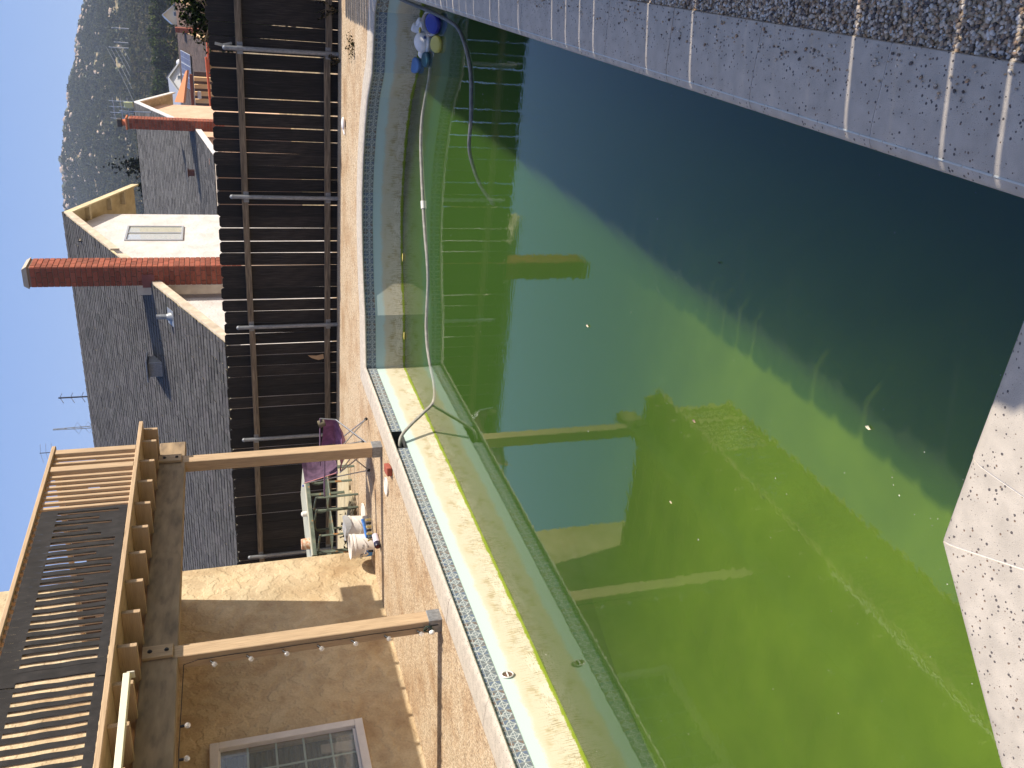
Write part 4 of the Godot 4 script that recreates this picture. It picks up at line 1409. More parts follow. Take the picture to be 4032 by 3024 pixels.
			for k in 24:
				var a0 := TAU * k / 24.0
				var a1 := TAU * (k + 1) / 24.0
				var W := func(a: float, y: float, r: float) -> Vector3: return e[0] + Vector3(r * cos(a), y + 0.008 * sin(a * 5.0), r * sin(a))
				var t0 := 0.27 - 0.03 * sin(a0 * 3.0)
				var t1 := 0.27 - 0.03 * sin(a1 * 3.0)
				cl2.face(W.call(a0, 0.328, 0.172), W.call(a1, 0.328, 0.172), W.call(a1, t1, 0.182), W.call(a0, t0, 0.182), e[0] + up * 0.2)
				cl2.tri(e[0] + up * 0.32, W.call(a0, 0.328, 0.172), W.call(a1, 0.328, 0.172), e[0])
			part(bk, "cloth_cover", cl2, plain(col(150, 150, 150), 0.85))
	# pool brush: a curved blue back with tufts
	var br := thing("pool_brush", "blue curved pool brush with bristle tufts lying before the buckets", "brush", Vector3(-7.05, 0, -9.42))
	var bd := Vector3(-0.81, 0, 0.59)
	var bp := Vector3(-6.86, 0, -9.58)
	var bb := MB.new()
	var bt2 := Basis(bd, Vector3.UP, bd.cross(Vector3.UP)) * Basis(Vector3(1, 0, 0), -0.2)
	for k in 9:
		var s := (k + 0.5) / 9.0
		bb.box(bp + bd * (0.46 * s) + up * (0.085 + 0.035 * pow(2 * s - 1, 2)), Vector3(0.054, 0.03, 0.05), 0.004, bt2 * Basis(Vector3(0, 0, 1), 0.28 * (2 * s - 1)))
	part(br, "back", bb, plain(col(72, 128, 205), 0.45))
	for k in 10:
		var s := (k + 0.5) / 10.0
		var tf := MB.new()
		tf.box(bp + bd * (0.46 * s) + up * 0.045 + Vector3(0.02, 0, 0.02), Vector3(0.03, 0.07, 0.03), 0.004, bt2)
		part(br, "bristle_tuft", tf, plain(col(176, 158, 104) if k % 2 == 0 else col(34, 34, 34), 0.9))
	var sock := MB.new()
	sock.tube([bp + bd * 0.25 + Vector3(0.0, 0.06, 0.01), bp + bd * 0.25 + Vector3(0.09, 0.045, 0.09)], 0.018, 10)
	part(br, "handle_socket", sock, plain(col(48, 72, 80), 0.5))
	var bo := thing("bottle", "lying bottle with a pale label and dark red-black cap beside the pool brush", "bottle", Vector3(-6.78, 0.03, -8.97))
	var bm := MB.new()
	var bx := Transform3D(Basis(Vector3(1, 0, 0), PI / 2).rotated(up, -0.1), Vector3(-6.79, 0.03, -9.1))
	bm.lathe([[0.0, 0.0], [0.036, 0.0], [0.041, 0.008], [0.041, 0.15], [0.038, 0.16]], bx, 20)
	part(bo, "body", bm, plain(col(198, 190, 204), 0.35))
	var bc := MB.new()
	bc.lathe([[0.042, 0.15], [0.043, 0.205], [0.036, 0.222], [0.0, 0.222]], bx, 20)
	var cp := part(bo, "cap", bc, plain(col(34, 30, 50), 0.35))
	var rd := MB.new()
	rd.lathe([[0.026, 0.2235], [0.0, 0.2235]], bx, 14)
	part(cp, "red_dot", rd, plain(col(120, 40, 44), 0.4))
	var bk2 := MB.new()
	bk2.box(Vector3(-5.38, 0.024, -8.43), Vector3(0.1, 0.06, 0.2), 0.006, Basis(up, 0.25))
	tag(part(null, "brick", bk2, plain(col(150, 78, 62), 0.9)), "single red brick lying on the deck near the skimmer", "brick")
	for e in [[Vector3(-5.74, -0.008, -8.63), 0.11, 0.0, "flat white lid lying on the deck near the far post"], [Vector3(-7.18, 0.0, -10.17), 0.14, 0.06, "white round lid lying in front of the canvas sheet"]]:
		var m := MB.new()
		m.lathe([[0.0, 0.012], [e[1] - 0.02, 0.012], [e[1] - 0.012, 0.018], [e[1], 0.016], [e[1], 0.0], [0, 0.0]], Transform3D(Basis(Vector3(1, 0, 0), e[2]), e[0]), 28)
		tag(part(null, "bucket_lid", m, M.plastic), e[3], "lid", "lids on the deck")
	var pp := MB.new()
	pp.ball(Vector3(-2.2, 0.02, -12.44), Vector3(0.09, 0.03, 0.045), Basis(up, 0.2), 5, 7)
	pp.box(Vector3(-2.31, 0.015, -12.42), Vector3(0.08, 0.012, 0.05), 0.003, Basis(Vector3(0.2, 1, 0.3).normalized(), 0.6))
	tag(part(null, "crumpled_paper", pp, plain(col(226, 222, 220), 0.9)), "crumpled white paper lying on the deck under the fence", "paper")
	var lf := MB.new()
	var g := RandomNumberGenerator.new()
	g.seed = 3
	for k in 46:
		lf.leaf(Vector3(-8.35 + g.randfn() * 0.16, 0.04 + absf(g.randfn()) * 0.07, -11.3 + g.randfn() * 0.12), g.randf_range(0.03, 0.06), g)
	tag(part(null, "dead_leaf_pile", lf, plain(col(124, 92, 70), 0.9)), "small heap of dead brown leaves at the house corner under the table", "leaf pile")
	# weeds by the fence
	var green := [Color(0.12, 0.14, 0.05), Color(0.3, 0.24, 0.1), Color(0.2, 0.2, 0.08)]
	var weeds := [[Vector3(-0.8, 0.02, -13.08), 0.3, 0.0, 0, "leafy green weed growing through the fence near the right side"], [Vector3(-1.46, -0.02, -13.05), 0.22, 0.0, 1, "dry brown weed at the foot of the first fence post"], [Vector3(-1.1, 0.0, -11.72), 0.42, 1.2, 2, "thin trailing weed lying across the far deck"], [Vector3(-0.32, 0.0, -11.0), 0.4, 1.25, 1, "brown trailing weed in the shaded deck corner"]]
	for e in weeds:
		var w := thing("weed", e[4], "weed", e[0], "weeds on the far deck")
		var stem := MB.new()
		var lv := MB.new()
		lv.tinted = true
		for k in 7:
			var a := g.randf() * TAU
			var tip: Vector3 = e[0] + Vector3(cos(a) * 0.12, e[1] * g.randf_range(0.6, 1.0), sin(a) * 0.08)
			if e[2] > 0.1:
				tip = e[0] + Vector3(-0.5 + g.randf() * 1.0, 0.03 + g.randf() * 0.06, -0.4 + g.randf() * 0.8) * Vector3(0.5, 1, 0.55)
			var kink: Vector3 = (e[0] as Vector3).lerp(tip, 0.5) + Vector3(g.randfn() * 0.02, 0.03, g.randfn() * 0.02)
			stem.tube([e[0], kink, tip], [0.003, 0.0025, 0.0012], 5)
			for q in 14:
				lv.tint = green[e[3]] * g.randf_range(0.7, 1.3)
				lv.leaf((e[0] as Vector3).lerp(tip, g.randf()) + Vector3(g.randfn(), g.randfn() * 0.6, g.randfn()) * 0.018, g.randf_range(0.012, 0.024), g)
		part(w, "stem", stem, plain(col(120, 104, 66), 0.9))
		part(w, "leaves", lv, M.leaf)


# ---------------------------------------------------------------- beyond the fence
# one roof plane from an upper edge to a lower edge, both along x: courses of tabs of uneven tone and thickness
func shingles(b: MB, xa: float, xb: float, up_: Vector2, low: Vector2, course: float, tab: float, g: RandomNumberGenerator, shade: Color):
	b.tinted = true
	var d := low - up_
	var n := int(d.length() / course)
	var dir := d.normalized()
	var nn := Vector2(-dir.y, dir.x)
	if nn.y < 0:
		nn = -nn
	for i in n:
		var a := up_ + dir * (course * i - 0.02)
		var x := xa - g.randf() * tab
		while x < xb:
			var w := tab * g.randf_range(0.55, 1.4)
			var x0 := maxf(x, xa)
			var x1 := minf(x + w - 0.006, xb)
			x += w
			if x1 - x0 < 0.02:
				continue
			var e := up_ + dir * (course * (i + 1) + g.randf_range(-0.012, 0.012))
			var th := g.randf_range(0.008, 0.018)
			b.tint = shade * g.randf_range(0.72, 1.3)
			var q := [Vector3(x0, a.y + nn.y * 0.003, a.x + nn.x * 0.003), Vector3(x1, a.y + nn.y * 0.003, a.x + nn.x * 0.003), Vector3(x1, e.y + nn.y * th, e.x + nn.x * th), Vector3(x0, e.y + nn.y * th, e.x + nn.x * th)]
			var inside := Vector3((x0 + x1) / 2, a.y - 3, a.x)
			b.face(q[0], q[1], q[2], q[3], inside)
			b.face(q[3], q[2], Vector3(x1, e.y - 0.004, e.x), Vector3(x0, e.y - 0.004, e.x), Vector3((x0 + x1) / 2, a.y, a.x))


func brick_chimney(owner_: Node3D, x0: float, x1: float, z0: float, z1: float, y0: float, y1: float, g: RandomNumberGenerator, course: float) -> Node3D:
	var core := MB.new()
	core.box(Vector3((x0 + x1) / 2, (y1 + y0 - 4.0) / 2, (z0 + z1) / 2), Vector3(x1 - x0 - 0.016, y1 - y0 + 4.0, z1 - z0 - 0.016))
	var ch := part(owner_, "chimney", core, M.joint)
	var n := int((y1 - y0) / course)
	for i in n:
		var y := y0 + (i + 0.5) * course
		for face_ in 2:
			var length := x1 - x0 if face_ == 0 else z1 - z0
			var step := course * 2.05
			var p := -(step / 2 if (i + face_) % 2 else 0.0)
			while p < length - 0.01:
				var a := maxf(p, 0.0)
				var e := minf(p + step, length)
				p += step
				if e - a < 0.03:
					continue
				var b := MB.new()
				b.tinted = true
				b.tint = Color(0.37, 0.105, 0.06) * g.randf_range(0.75, 1.25) + Color(0.03, 0.02, 0.015) * g.randf()
				var s := e - a - 0.012
				var proud := g.randf_range(0.0, 0.004)
				if face_ == 0:
					b.box(Vector3(x0 + (a + e) / 2, y, z1 - 0.02 + proud), Vector3(s, course - 0.012, 0.05), 0.004)
				else:
					b.box(Vector3(x1 - 0.02 + proud, y, z1 - (a + e) / 2), Vector3(0.05, course - 0.012, s), 0.004)
				part(ch, "brick", b, M.brick)
	return ch


func leafy(center: Vector3, radii: Vector3, n: int, size: float, shade: Color, g: RandomNumberGenerator, clumps := 9) -> MB:
	var b := MB.new()
	b.tinted = true
	var cs := []
	for i in clumps:
		var d := Vector3(g.randfn(), g.randfn(), g.randfn()).normalized() * pow(g.randf(), 0.4)
		cs.append([center + d * radii * 0.7, g.randf_range(0.3, 0.55)])
	for i in n:
		var c: Array = cs[g.randi() % cs.size()]
		var d := Vector3(g.randfn(), g.randfn(), g.randfn()).normalized() * pow(g.randf(), 0.45)
		b.tint = shade * g.randf_range(0.55, 1.5)
		b.leaf(c[0] + d * radii * c[1], size * g.randf_range(0.6, 1.4), g, 0.55)
	return b


func tree(called: String, label: String, group: String, base: Vector3, h: float, w: float, n: int, leaf_size: float, shade: Color, g: RandomNumberGenerator, clumps := 10):
	var t := thing(called, label, "tree", base, group)
	var tr := MB.new()
	tr.tube([base, base + Vector3(w * 0.04, h * 0.3, 0), base + Vector3(0, h * 0.8, w * 0.03)], [h * 0.03, h * 0.022, h * 0.006], 7)
	for k in 5:
		var a := g.randf() * TAU
		tr.tube([base + Vector3(0, h * (0.3 + 0.08 * k), 0), base + Vector3(cos(a) * w * 0.4, h * (0.5 + 0.08 * k), sin(a) * w * 0.4)], [h * 0.012, h * 0.004], 5)
	part(t, "trunk", tr, M.bark)
	part(t, "crown", leafy(base + Vector3(0, h * 0.58, 0), Vector3(w, h * 0.46, w), n, leaf_size, shade, g, clumps), M.leaf)


func build_neighbours():
	var g := RandomNumberGenerator.new()
	g.seed = 21
	var bumps := hill_bumps()
	var gray_shade := Color(0.092, 0.088, 0.086)
	# first house: white gable, grey shingles, tall brick chimney
	var a := thing("white_gable_house", "neighbouring house with a white stucco gable, grey shingle roof and tall brick chimney", "house", Vector3(-14, -0.9, -20))
	var xr := -6.5
	var ridge := Vector2(-23.1, 5.38)
	var front := Vector2(-14.78, 1.73)
	var rear := Vector2(-25.95, 4.04)
	var wall := MB.new()
	wall.prism(PackedVector2Array([Vector2(24.3, -1.2), Vector2(24.3, 4.6), Vector2(23.1, 5.2), Vector2(15.3, 1.82), Vector2(15.3, -1.2)]), 18.0, Transform3D(Basis(Vector3(0, 0, -1), Vector3(0, 1, 0), Vector3(1, 0, 0)), Vector3(-6.86 - 9.0, 0, 0)))
	part(a, "wall", wall, M.white_stucco)
	var deck := MB.new()
	var slabs := [[ridge, front], [ridge, rear]]
	for s in slabs:
		var p: Vector2 = s[0]
		var q: Vector2 = s[1]
		deck.prism(PackedVector2Array([Vector2(-p.x, p.y - 0.02), Vector2(-q.x, q.y - 0.02), Vector2(-q.x, q.y - 0.07), Vector2(-p.x, p.y - 0.07)]), 18.6, Transform3D(Basis(Vector3(0, 0, -1), Vector3(0, 1, 0), Vector3(1, 0, 0)), Vector3(xr - 0.012 - 9.3, 0, 0)))
	var roof := part(a, "roof", deck, M.cream)
	var sh := MB.new()
	shingles(sh, -19.5, xr, ridge, front, 0.135, 0.24, g, gray_shade)
	tag(part(roof, "shingles", sh, M.shingle), "", "", "", "stuff")
	var sb := MB.new()
	shingles(sb, -19.5, xr, ridge, rear, 0.2, 0.6, g, gray_shade)
	tag(part(roof, "rear_shingles", sb, M.shingle), "", "", "", "stuff")
	var cap := MB.new()
	cap.tinted = true
	for i in 48:
		cap.tint = gray_shade * g.randf_range(0.7, 1.2)
		cap.prism(PackedVector2Array([Vector2(-0.13, -0.055), Vector2(0, 0.016), Vector2(0.13, -0.055), Vector2(0.13, -0.07), Vector2(0, 0), Vector2(-0.13, -0.07)]), 0.3, Transform3D(Basis(Vector3(0, 0, 1), Vector3(0, 1, 0.0), Vector3(1, 0.04, 0)), Vector3(xr - 0.13 - i * 0.27, ridge.y + 0.012, ridge.x)))
	tag(part(roof, "ridge_shingles", cap, M.shingle), "", "", "", "stuff")
	for s in slabs:
		var p: Vector2 = s[0]
		var q: Vector2 = s[1]
		if s == slabs[0]:
			for seg in [[0.0, 0.355], [0.397, 1.0]]:
				var fb := MB.new()
				var p0: Vector2 = p.lerp(q, seg[0])
				var q0: Vector2 = p.lerp(q, seg[1])
				fb.prism(PackedVector2Array([Vector2(-p0.x, p0.y - 0.015), Vector2(-q0.x, q0.y - 0.015), Vector2(-q0.x, q0.y - 0.20), Vector2(-p0.x, p0.y - 0.20)]), 0.045, Transform3D(Basis(Vector3(0, 0, -1), Vector3(0, 1, 0), Vector3(1, 0, 0)), Vector3(xr + 0.022 - 0.012, 0, 0)))
				part(roof, "rake_board", fb, M.trim)
		else:
			var fb := MB.new()
			fb.prism(PackedVector2Array([Vector2(-p.x, p.y - 0.015), Vector2(-q.x, q.y - 0.015), Vector2(-q.x, q.y - 0.20), Vector2(-p.x, p.y - 0.20)]), 0.045, Transform3D(Basis(Vector3(0, 0, -1), Vector3(0, 1, 0), Vector3(1, 0, 0)), Vector3(xr + 0.01, 0, 0)))
			part(roof, "rake_board", fb, M.cream)
	for zz in [-23.8, -24.7, -25.3]:
		var k := MB.new()
		var yy: float = ridge.y - (ridge.x - zz) * 0.47 - 0.14
		k.box(Vector3(xr - 0.19, yy, zz), Vector3(0.34, 0.13, 0.08), 0.004, Basis(Vector3(1, 0, 0), -0.44))
		part(roof, "lookout", k, M.cream)
	var vent := MB.new()
	for k in 6:
		vent.box(Vector3(-6.855, 4.55 + k * 0.075, -22.1), Vector3(0.03, 0.03, 0.36), 0.002, Basis(Vector3(0, 0, 1), -0.5))
	var vb := MB.new()
	vb.box(Vector3(-6.862, 4.74, -22.1), Vector3(0.02, 0.46, 0.36))
	var vt := part(a, "gable_vent", vb, M.black)
	part(vt, "louvres", vent, M.trim)
	var wf := MB.new()
	var wx := -6.85
	var y0 := 2.62
	var y1 := 3.96
	for q in [[y0, y0 + 0.05, -23.15, -21.95], [y1 - 0.05, y1, -23.15, -21.95], [y0 + 0.05, y1 - 0.05, -23.15, -23.1], [y0 + 0.05, y1 - 0.05, -22.0, -21.95], [y0 + 0.05, y1 - 0.05, -22.58, -22.54]]:
		wf.box(Vector3(wx, (q[0] + q[1]) / 2, (q[2] + q[3]) / 2), Vector3(0.05, q[1] - q[0], q[3] - q[2]), 0.005)
	var win := part(a, "window", wf, plain(col(176, 178, 182), 0.4, 0.3))
	for q in [[-22.56, -21.98], [-23.12, -22.56]]:
		var pm := MB.new()
		pm.box(Vector3(wx - 0.004, (y0 + y1) / 2, (q[0] + q[1]) / 2), Vector3(0.004, y1 - y0 - 0.08, q[1] - q[0]))
		part(win, "pane", pm, M.glass)
	for k in 15:
		var s := MB.new()
		s.box(Vector3(wx - 0.006 - 0.002, (y0 + y1) / 2, -22.03 - k * 0.075), Vector3(0.004, y1 - y0 - 0.09, 0.066), 0.0, Basis(Vector3.UP, 0.1))
		part(win, "blind_slat", s, plain(col(198, 190, 164) if k > 6 else col(196, 196, 198), 0.8))
	brick_chimney(a, -6.57, -6.16, -18.56, -18.0, 1.35, 5.36, g, 0.1016)
	var cc := MB.new()
	cc.prism(PackedVector2Array([Vector2(-0.23, 0), Vector2(0.23, 0), Vector2(0.17, 0.09), Vector2(-0.17, 0.09)]), 0.6, Transform3D(Basis.IDENTITY, Vector3(-6.365, 5.352, -18.28)))
	part(a, "chimney_cap", cc, plain(col(170, 160, 146), 0.95))
	var fl := MB.new()
	fl.box(Vector3(-6.46, 3.17, -17.968), Vector3(0.28, 0.24, 0.012), 0.003)
	part(a, "flashing", fl, plain(col(118, 66, 58), 0.6))
	var tr := MB.new()
	tr.box(Vector3(-6.66, 2.1, -17.98), Vector3(0.2, 2.6, 0.03), 0.004)
	part(a, "corner_trim", tr, M.trim)
	var vp := MB.new()
	vp.tube([Vector3(-6.9, 2.72, -17.1), Vector3(-6.9, 3.02, -17.1)], 0.05, 12)
	vp.lathe([[0.12, -0.01], [0.06, 0.1], [0.055, 0.1]], Transform3D(Basis.IDENTITY, Vector3(-6.9, 2.73, -17.1)), 14)
	var fs := MB.new()
	fs.box(Vector3(-6.9, 2.757, -17.08), Vector3(0.34, 0.006, 0.3), 0.001, Basis(Vector3(1, 0, 0), 0.414))
	var pv := part(roof, "vent_pipe", vp, M.galvanised)
	part(pv, "flashing", fs, M.galvanised)
	var bx := MB.new()
	bx.box(Vector3(-8.37, 3.18, -17.95), Vector3(0.34, 0.3, 0.34), 0.01)
	bx.box(Vector3(-8.37, 3.345, -17.93), Vector3(0.5, 0.03, 0.5), 0.006)
	part(roof, "box_vent", bx, M.galvanised)
	# second house: pink stucco gable with white rake boards
	var b := thing("pink_gable_house", "pink stucco house with white trim, grey shingle roof and brick chimney further along the row", "house", Vector3(-14, -0.9, -36))
	xr = -6.3
	ridge = Vector2(-38.4, 4.74)
	var brk := Vector2(-33.2, 2.4)
	front = Vector2(-28.9, 1.79)
	rear = Vector2(-41.2, 3.47)
	var w2 := MB.new()
	w2.prism(PackedVector2Array([Vector2(40.2, -1.2), Vector2(40.2, 3.8), Vector2(38.4, 4.6), Vector2(33.2, 2.28), Vector2(29.3, 1.7), Vector2(29.3, -1.2)]), 16.0, Transform3D(Basis(Vector3(0, 0, -1), Vector3(0, 1, 0), Vector3(1, 0, 0)), Vector3(-6.62 - 8.0, 0, 0)))
	part(b, "wall", w2, M.pink_stucco)
	var sl := MB.new()
	for k in 5:
		sl.box(Vector3(-6.613, 1.0 + k * 0.24, -31.0), Vector3(0.02, 0.012, 3.6))
	part(b, "siding_line", sl, plain(col(120, 84, 70), 0.9))
	var d2 := MB.new()
	for s in [[ridge, brk], [brk, front], [ridge, rear]]:
		var p: Vector2 = s[0]
		var q: Vector2 = s[1]
		d2.prism(PackedVector2Array([Vector2(-p.x, p.y - 0.02), Vector2(-q.x, q.y - 0.02), Vector2(-q.x, q.y - 0.08), Vector2(-p.x, p.y - 0.08)]), 16.6, Transform3D(Basis(Vector3(0, 0, -1), Vector3(0, 1, 0), Vector3(1, 0, 0)), Vector3(xr - 0.012 - 8.3, 0, 0)))
	var roof2 := part(b, "roof", d2, M.trim)
	var s2 := MB.new()
	var gray2 := Color(0.14, 0.136, 0.13)
	shingles(s2, -18.0, xr, ridge, brk, 0.15, 0.3, g, gray2)
	shingles(s2, -18.0, xr, brk, front, 0.15, 0.3, g, gray2)
	shingles(s2, -18.0, xr, ridge, rear, 0.2, 0.6, g, gray2)
	tag(part(roof2, "shingles", s2, M.shingle), "", "", "", "stuff")
	for s in [[ridge, Vector2(-35.1, 3.26)], [Vector2(-34.5, 2.99), brk], [brk, front], [ridge, rear]]:
		var p: Vector2 = s[0]
		var q: Vector2 = s[1]
		var fb := MB.new()
		fb.prism(PackedVector2Array([Vector2(-p.x, p.y - 0.012), Vector2(-q.x, q.y - 0.012), Vector2(-q.x, q.y - 0.2), Vector2(-p.x, p.y - 0.2)]), 0.05, Transform3D(Basis(Vector3(0, 0, -1), Vector3(0, 1, 0), Vector3(1, 0, 0)), Vector3(xr + 0.013, 0, 0)))
		part(roof2, "rake_board", fb, M.white)
	brick_chimney(b, -6.36, -6.0, -33.7, -33.2, 1.4, 4.6, g, 0.1016)
	var cm := MB.new()
	cm.box(Vector3(-6.18, 4.63, -33.45), Vector3(0.42, 0.06, 0.56), 0.02)
	cm.lathe([[0.13, 0.0], [0.1, 0.16], [0.0, 0.16]], Transform3D(Basis.IDENTITY, Vector3(-6.18, 4.64, -33.4)), 14)
	part(b, "chimney_pot", cm, plain(col(186, 112, 78), 0.9))
	var ck := MB.new()
	ck.box(Vector3(-6.18, 4.86, -33.4), Vector3(0.27, 0.16, 0.27), 0.02)
	part(b, "spark_arrester", ck, plain(col(66, 62, 60), 0.8))
	var wf2 := MB.new()
	for q in [[2.0, 2.06, -36.75, -35.3], [3.27, 3.33, -36.75, -35.3], [2.06, 3.27, -36.75, -36.68], [2.06, 3.27, -35.37, -35.3], [2.06, 3.27, -36.05, -35.99]]:
		wf2.box(Vector3(-6.6, (q[0] + q[1]) / 2, (q[2] + q[3]) / 2), Vector3(0.06, q[1] - q[0], q[3] - q[2]), 0.005)
	var win2 := part(b, "window", wf2, M.white)
	for q in [[-36.68, -36.03], [-36.03, -35.37]]:
		var pm := MB.new()
		pm.box(Vector3(-6.606, 2.66, (q[0] + q[1]) / 2), Vector3(0.02, 1.2, q[1] - q[0]))
		part(win2, "pane", pm, plain(col(92, 92, 84), 0.1))
	var vp2 := MB.new()
	vp2.tube([Vector3(-7.12, 2.45, -34.6), Vector3(-7.12, 2.78, -34.6)], 0.05, 10)
	part(roof2, "vent_pipe", vp2, M.galvanised)
	var bx2 := MB.new()
	bx2.box(Vector3(-7.78, 2.62, -33.0), Vector3(0.2, 0.22, 0.2), 0.01)
	bx2.box(Vector3(-7.78, 2.73, -33.0), Vector3(0.28, 0.03, 0.28), 0.01)
	part(roof2, "box_vent", bx2, plain(col(110, 66, 52), 0.8))
	# aerial behind its chimney
	var ae := thing("rooftop_aerial", "silver rooftop aerial with a pale yellow box behind the second chimney", "aerial", Vector3(-5.7, 4, -34.2))
	var mast := MB.new()
	mast.tube([Vector3(-6.0, 3.9, -34.6), Vector3(-6.0, 4.95, -34.6)], 0.02, 6)
	part(ae, "mast", mast, M.steel)
	for e in [[5.1, -5.85], [4.62, -5.85], [4.85, -5.85]]:
		var r := MB.new()
		r.tube([Vector3(e[1] - 0.45, e[0], -34.6), Vector3(e[1] + 0.3, e[0] + 0.03, -34.6)], 0.012, 5)
		for k in 4:
			r.tube([Vector3(e[1] - 0.4 + k * 0.2, e[0] - 0.16, -34.5), Vector3(e[1] - 0.4 + k * 0.2, e[0] + 0.16, -34.6)], 0.008, 4)
		part(ae, "rod", r, M.steel)
	var yb := MB.new()
	yb.box(Vector3(-5.78, 4.62, -34.6), Vector3(0.22, 0.3, 0.16), 0.02)
	part(ae, "box", yb, plain(col(190, 196, 150), 0.6))
	# aerials beyond the first roof
	for e in [[Vector3(-15.9, 6.6, -31.7), 1.15, 0.11, "thin dark aerial standing behind the middle of the grey roof ridge"], [Vector3(-35.0, 14.2, -61.0), 0.9, 0.7, "aerial mast top with crossed arms above the balcony rail"]]:
		var ant := thing("roof_aerial", e[3], "aerial", e[0], "aerials against the sky")
		var m := MB.new()
		m.tube([e[0] - Vector3(0, 3.0, 0), e[0] + Vector3(0, e[1], 0)], 0.03, 6)
		part(ant, "mast", m, plain(col(40, 40, 52), 0.6))
		for k in 3:
			var r := MB.new()
			var y: float = e[1] - 0.05 - k * 0.36
			r.tube([e[0] + Vector3(-e[2] - 0.12, y - 0.1, 0), e[0] + Vector3(0, y, 0), e[0] + Vector3(e[2] + 0.12, y - 0.1, 0.1)], 0.014, 5)
			part(ant, "arm", r, M.steel)
	var pyl := thing("lattice_mast", "faint grey lattice radio mast standing behind the grey roof", "mast", Vector3(-35.3, 8, -65))
	for e in [[-0.3, -0.17], [0.3, -0.17], [0.0, 0.34]]:
		var m := MB.new()
		m.tube([pyl.position + Vector3(e[0], -6, e[1]), pyl.position + Vector3(e[0] * 0.12, 6.8, e[1] * 0.12)], 0.03, 5)
		part(pyl, "leg", m, M.galvanised)
	for k in 14:
		var m := MB.new()
		var y := -1.0 + k * 0.55
		var s := lerpf(0.6, 0.1, (y + 6) / 12.8)
		m.tube([pyl.position + Vector3(-0.3 * s * 1.6, y, -0.1 * s), pyl.position + Vector3(0.3 * s * 1.6, y + 0.5, 0.1 * s)], 0.018, 4)
		part(pyl, "brace", m, M.galvanised)
	for k in 3:
		var m := MB.new()
		var y := 3.2 + k * 0.75
		for s in [-1.0, 1.0]:
			m.tube([pyl.position + Vector3(0.05 * s, y + 0.1, 0), pyl.position + Vector3(0.52 * s, y + 0.35, 0), pyl.position + Vector3(0.06 * s, y + 0.62, 0)], 0.014, 4)
		part(pyl, "antenna_arm", m, M.galvanised)
	# third house: brown roof with solar panels, and its orange-trimmed porch
	var c := thing("brown_roof_house", "house with a brown shingle roof, solar panels and a dark red brick chimney", "house", Vector3(-10, -0.9, -84))
	var rw := MB.new()
	rw.prism(PackedVector2Array([Vector2(98, -1.2), Vector2(98, 2.1), Vector2(89.6, 4.3), Vector2(81, 1.9), Vector2(81, -1.2)]), 9.0, Transform3D(Basis(Vector3(0, 0, -1), Vector3(0, 1, 0), Vector3(1, 0, 0)), Vector3(-12.95, 0, 0)))
	part(c, "wall", rw, plain(col(206, 178, 140), 0.9))
	var rd := MB.new()
	for s in [[Vector2(-89.6, 4.55), Vector2(-80, 2.06)], [Vector2(-89.6, 4.55), Vector2(-99, 2.1)]]:
		var p: Vector2 = s[0]
		var q: Vector2 = s[1]
		rd.prism(PackedVector2Array([Vector2(-p.x, p.y - 0.03), Vector2(-q.x, q.y - 0.03), Vector2(-q.x, q.y - 0.12), Vector2(-p.x, p.y - 0.12)]), 9.6, Transform3D(Basis(Vector3(0, 0, -1), Vector3(0, 1, 0), Vector3(1, 0, 0)), Vector3(-12.9, 0, 0)))
	var roof3 := part(c, "roof", rd, plain(col(90, 70, 60), 0.9))
	var s3 := MB.new()
	shingles(s3, -17.7, -8.1, Vector2(-89.6, 4.55), Vector2(-80, 2.06), 0.3, 0.5, g, Color(0.125, 0.088, 0.072))
	tag(part(roof3, "shingles", s3, M.shingle), "", "", "", "stuff")
	for k in 3:
		var sp := MB.new()
		var xx := -10.2 - k * 1.02
		var tb := Basis(Vector3(1, 0, 0), 0.254)
		sp.box(Vector3(xx, 3.92, -86.6), Vector3(0.98, 0.05, 1.75 * 1.9), 0.01, tb)
		var pn := part(roof3, "solar_panel", sp, plain(col(186, 190, 196), 0.4, 0.4))
		for r in 3:
			for q in 2:
				var cell := MB.new()
				cell.box(Vector3(xx - 0.23 + q * 0.46, 3.952 + (r - 1) * -0.27, -86.593 + (r - 1) * 1.06), Vector3(0.43, 0.01, 1.0), 0.0, tb)
				part(pn, "cell", cell, plain(col(84, 84, 98), 0.35))
	brick_chimney(c, -8.1, -7.7, -87.2, -86.4, 2.6, 4.62, g, 0.2)
	var gt := MB.new()
	gt.tube([Vector3(-8.0, 1.98, -79.9), Vector3(-17.0, 1.98, -79.9)], 0.1, 6)
	part(c, "gutter", gt, plain(col(190, 84, 44), 0.7))
	var po := thing("orange_porch", "porch with an orange tiled roof, tan wall stripes and orange gutter posts", "porch", Vector3(-11, -0.9, -72))
	var pr := MB.new()
	var pq := [Vector3(-9.31, 3.5, -72), Vector3(-11.68, 3.92, -72), Vector3(-12.24, 4.68, -75.6), Vector3(-9.6, 3.66, -73.4)]
	for k in 4:
		pr.face(pq[k], pq[(k + 1) % 4], pq[(k + 1) % 4] - Vector3(0, 0.14, 0), pq[k] - Vector3(0, 0.14, 0), Vector3(-10.8, 3.8, -73.6))
	pr.face(pq[0], pq[1], pq[2], pq[3], Vector3(-10.8, 0, -73.6))
	pr.face(pq[0] - Vector3(0, 0.14, 0), pq[1] - Vector3(0, 0.14, 0), pq[2] - Vector3(0, 0.14, 0), pq[3] - Vector3(0, 0.14, 0), Vector3(-10.8, 9, -73.6))
	part(po, "roof", pr, plain(col(196, 124, 76), 0.9))
	var pb := MB.new()
	pb.box(Vector3(-10.9, 3.25, -72), Vector3(2.6, 0.22, 0.3), 0.02)
	part(po, "beam", pb, plain(col(120, 64, 44), 0.9))
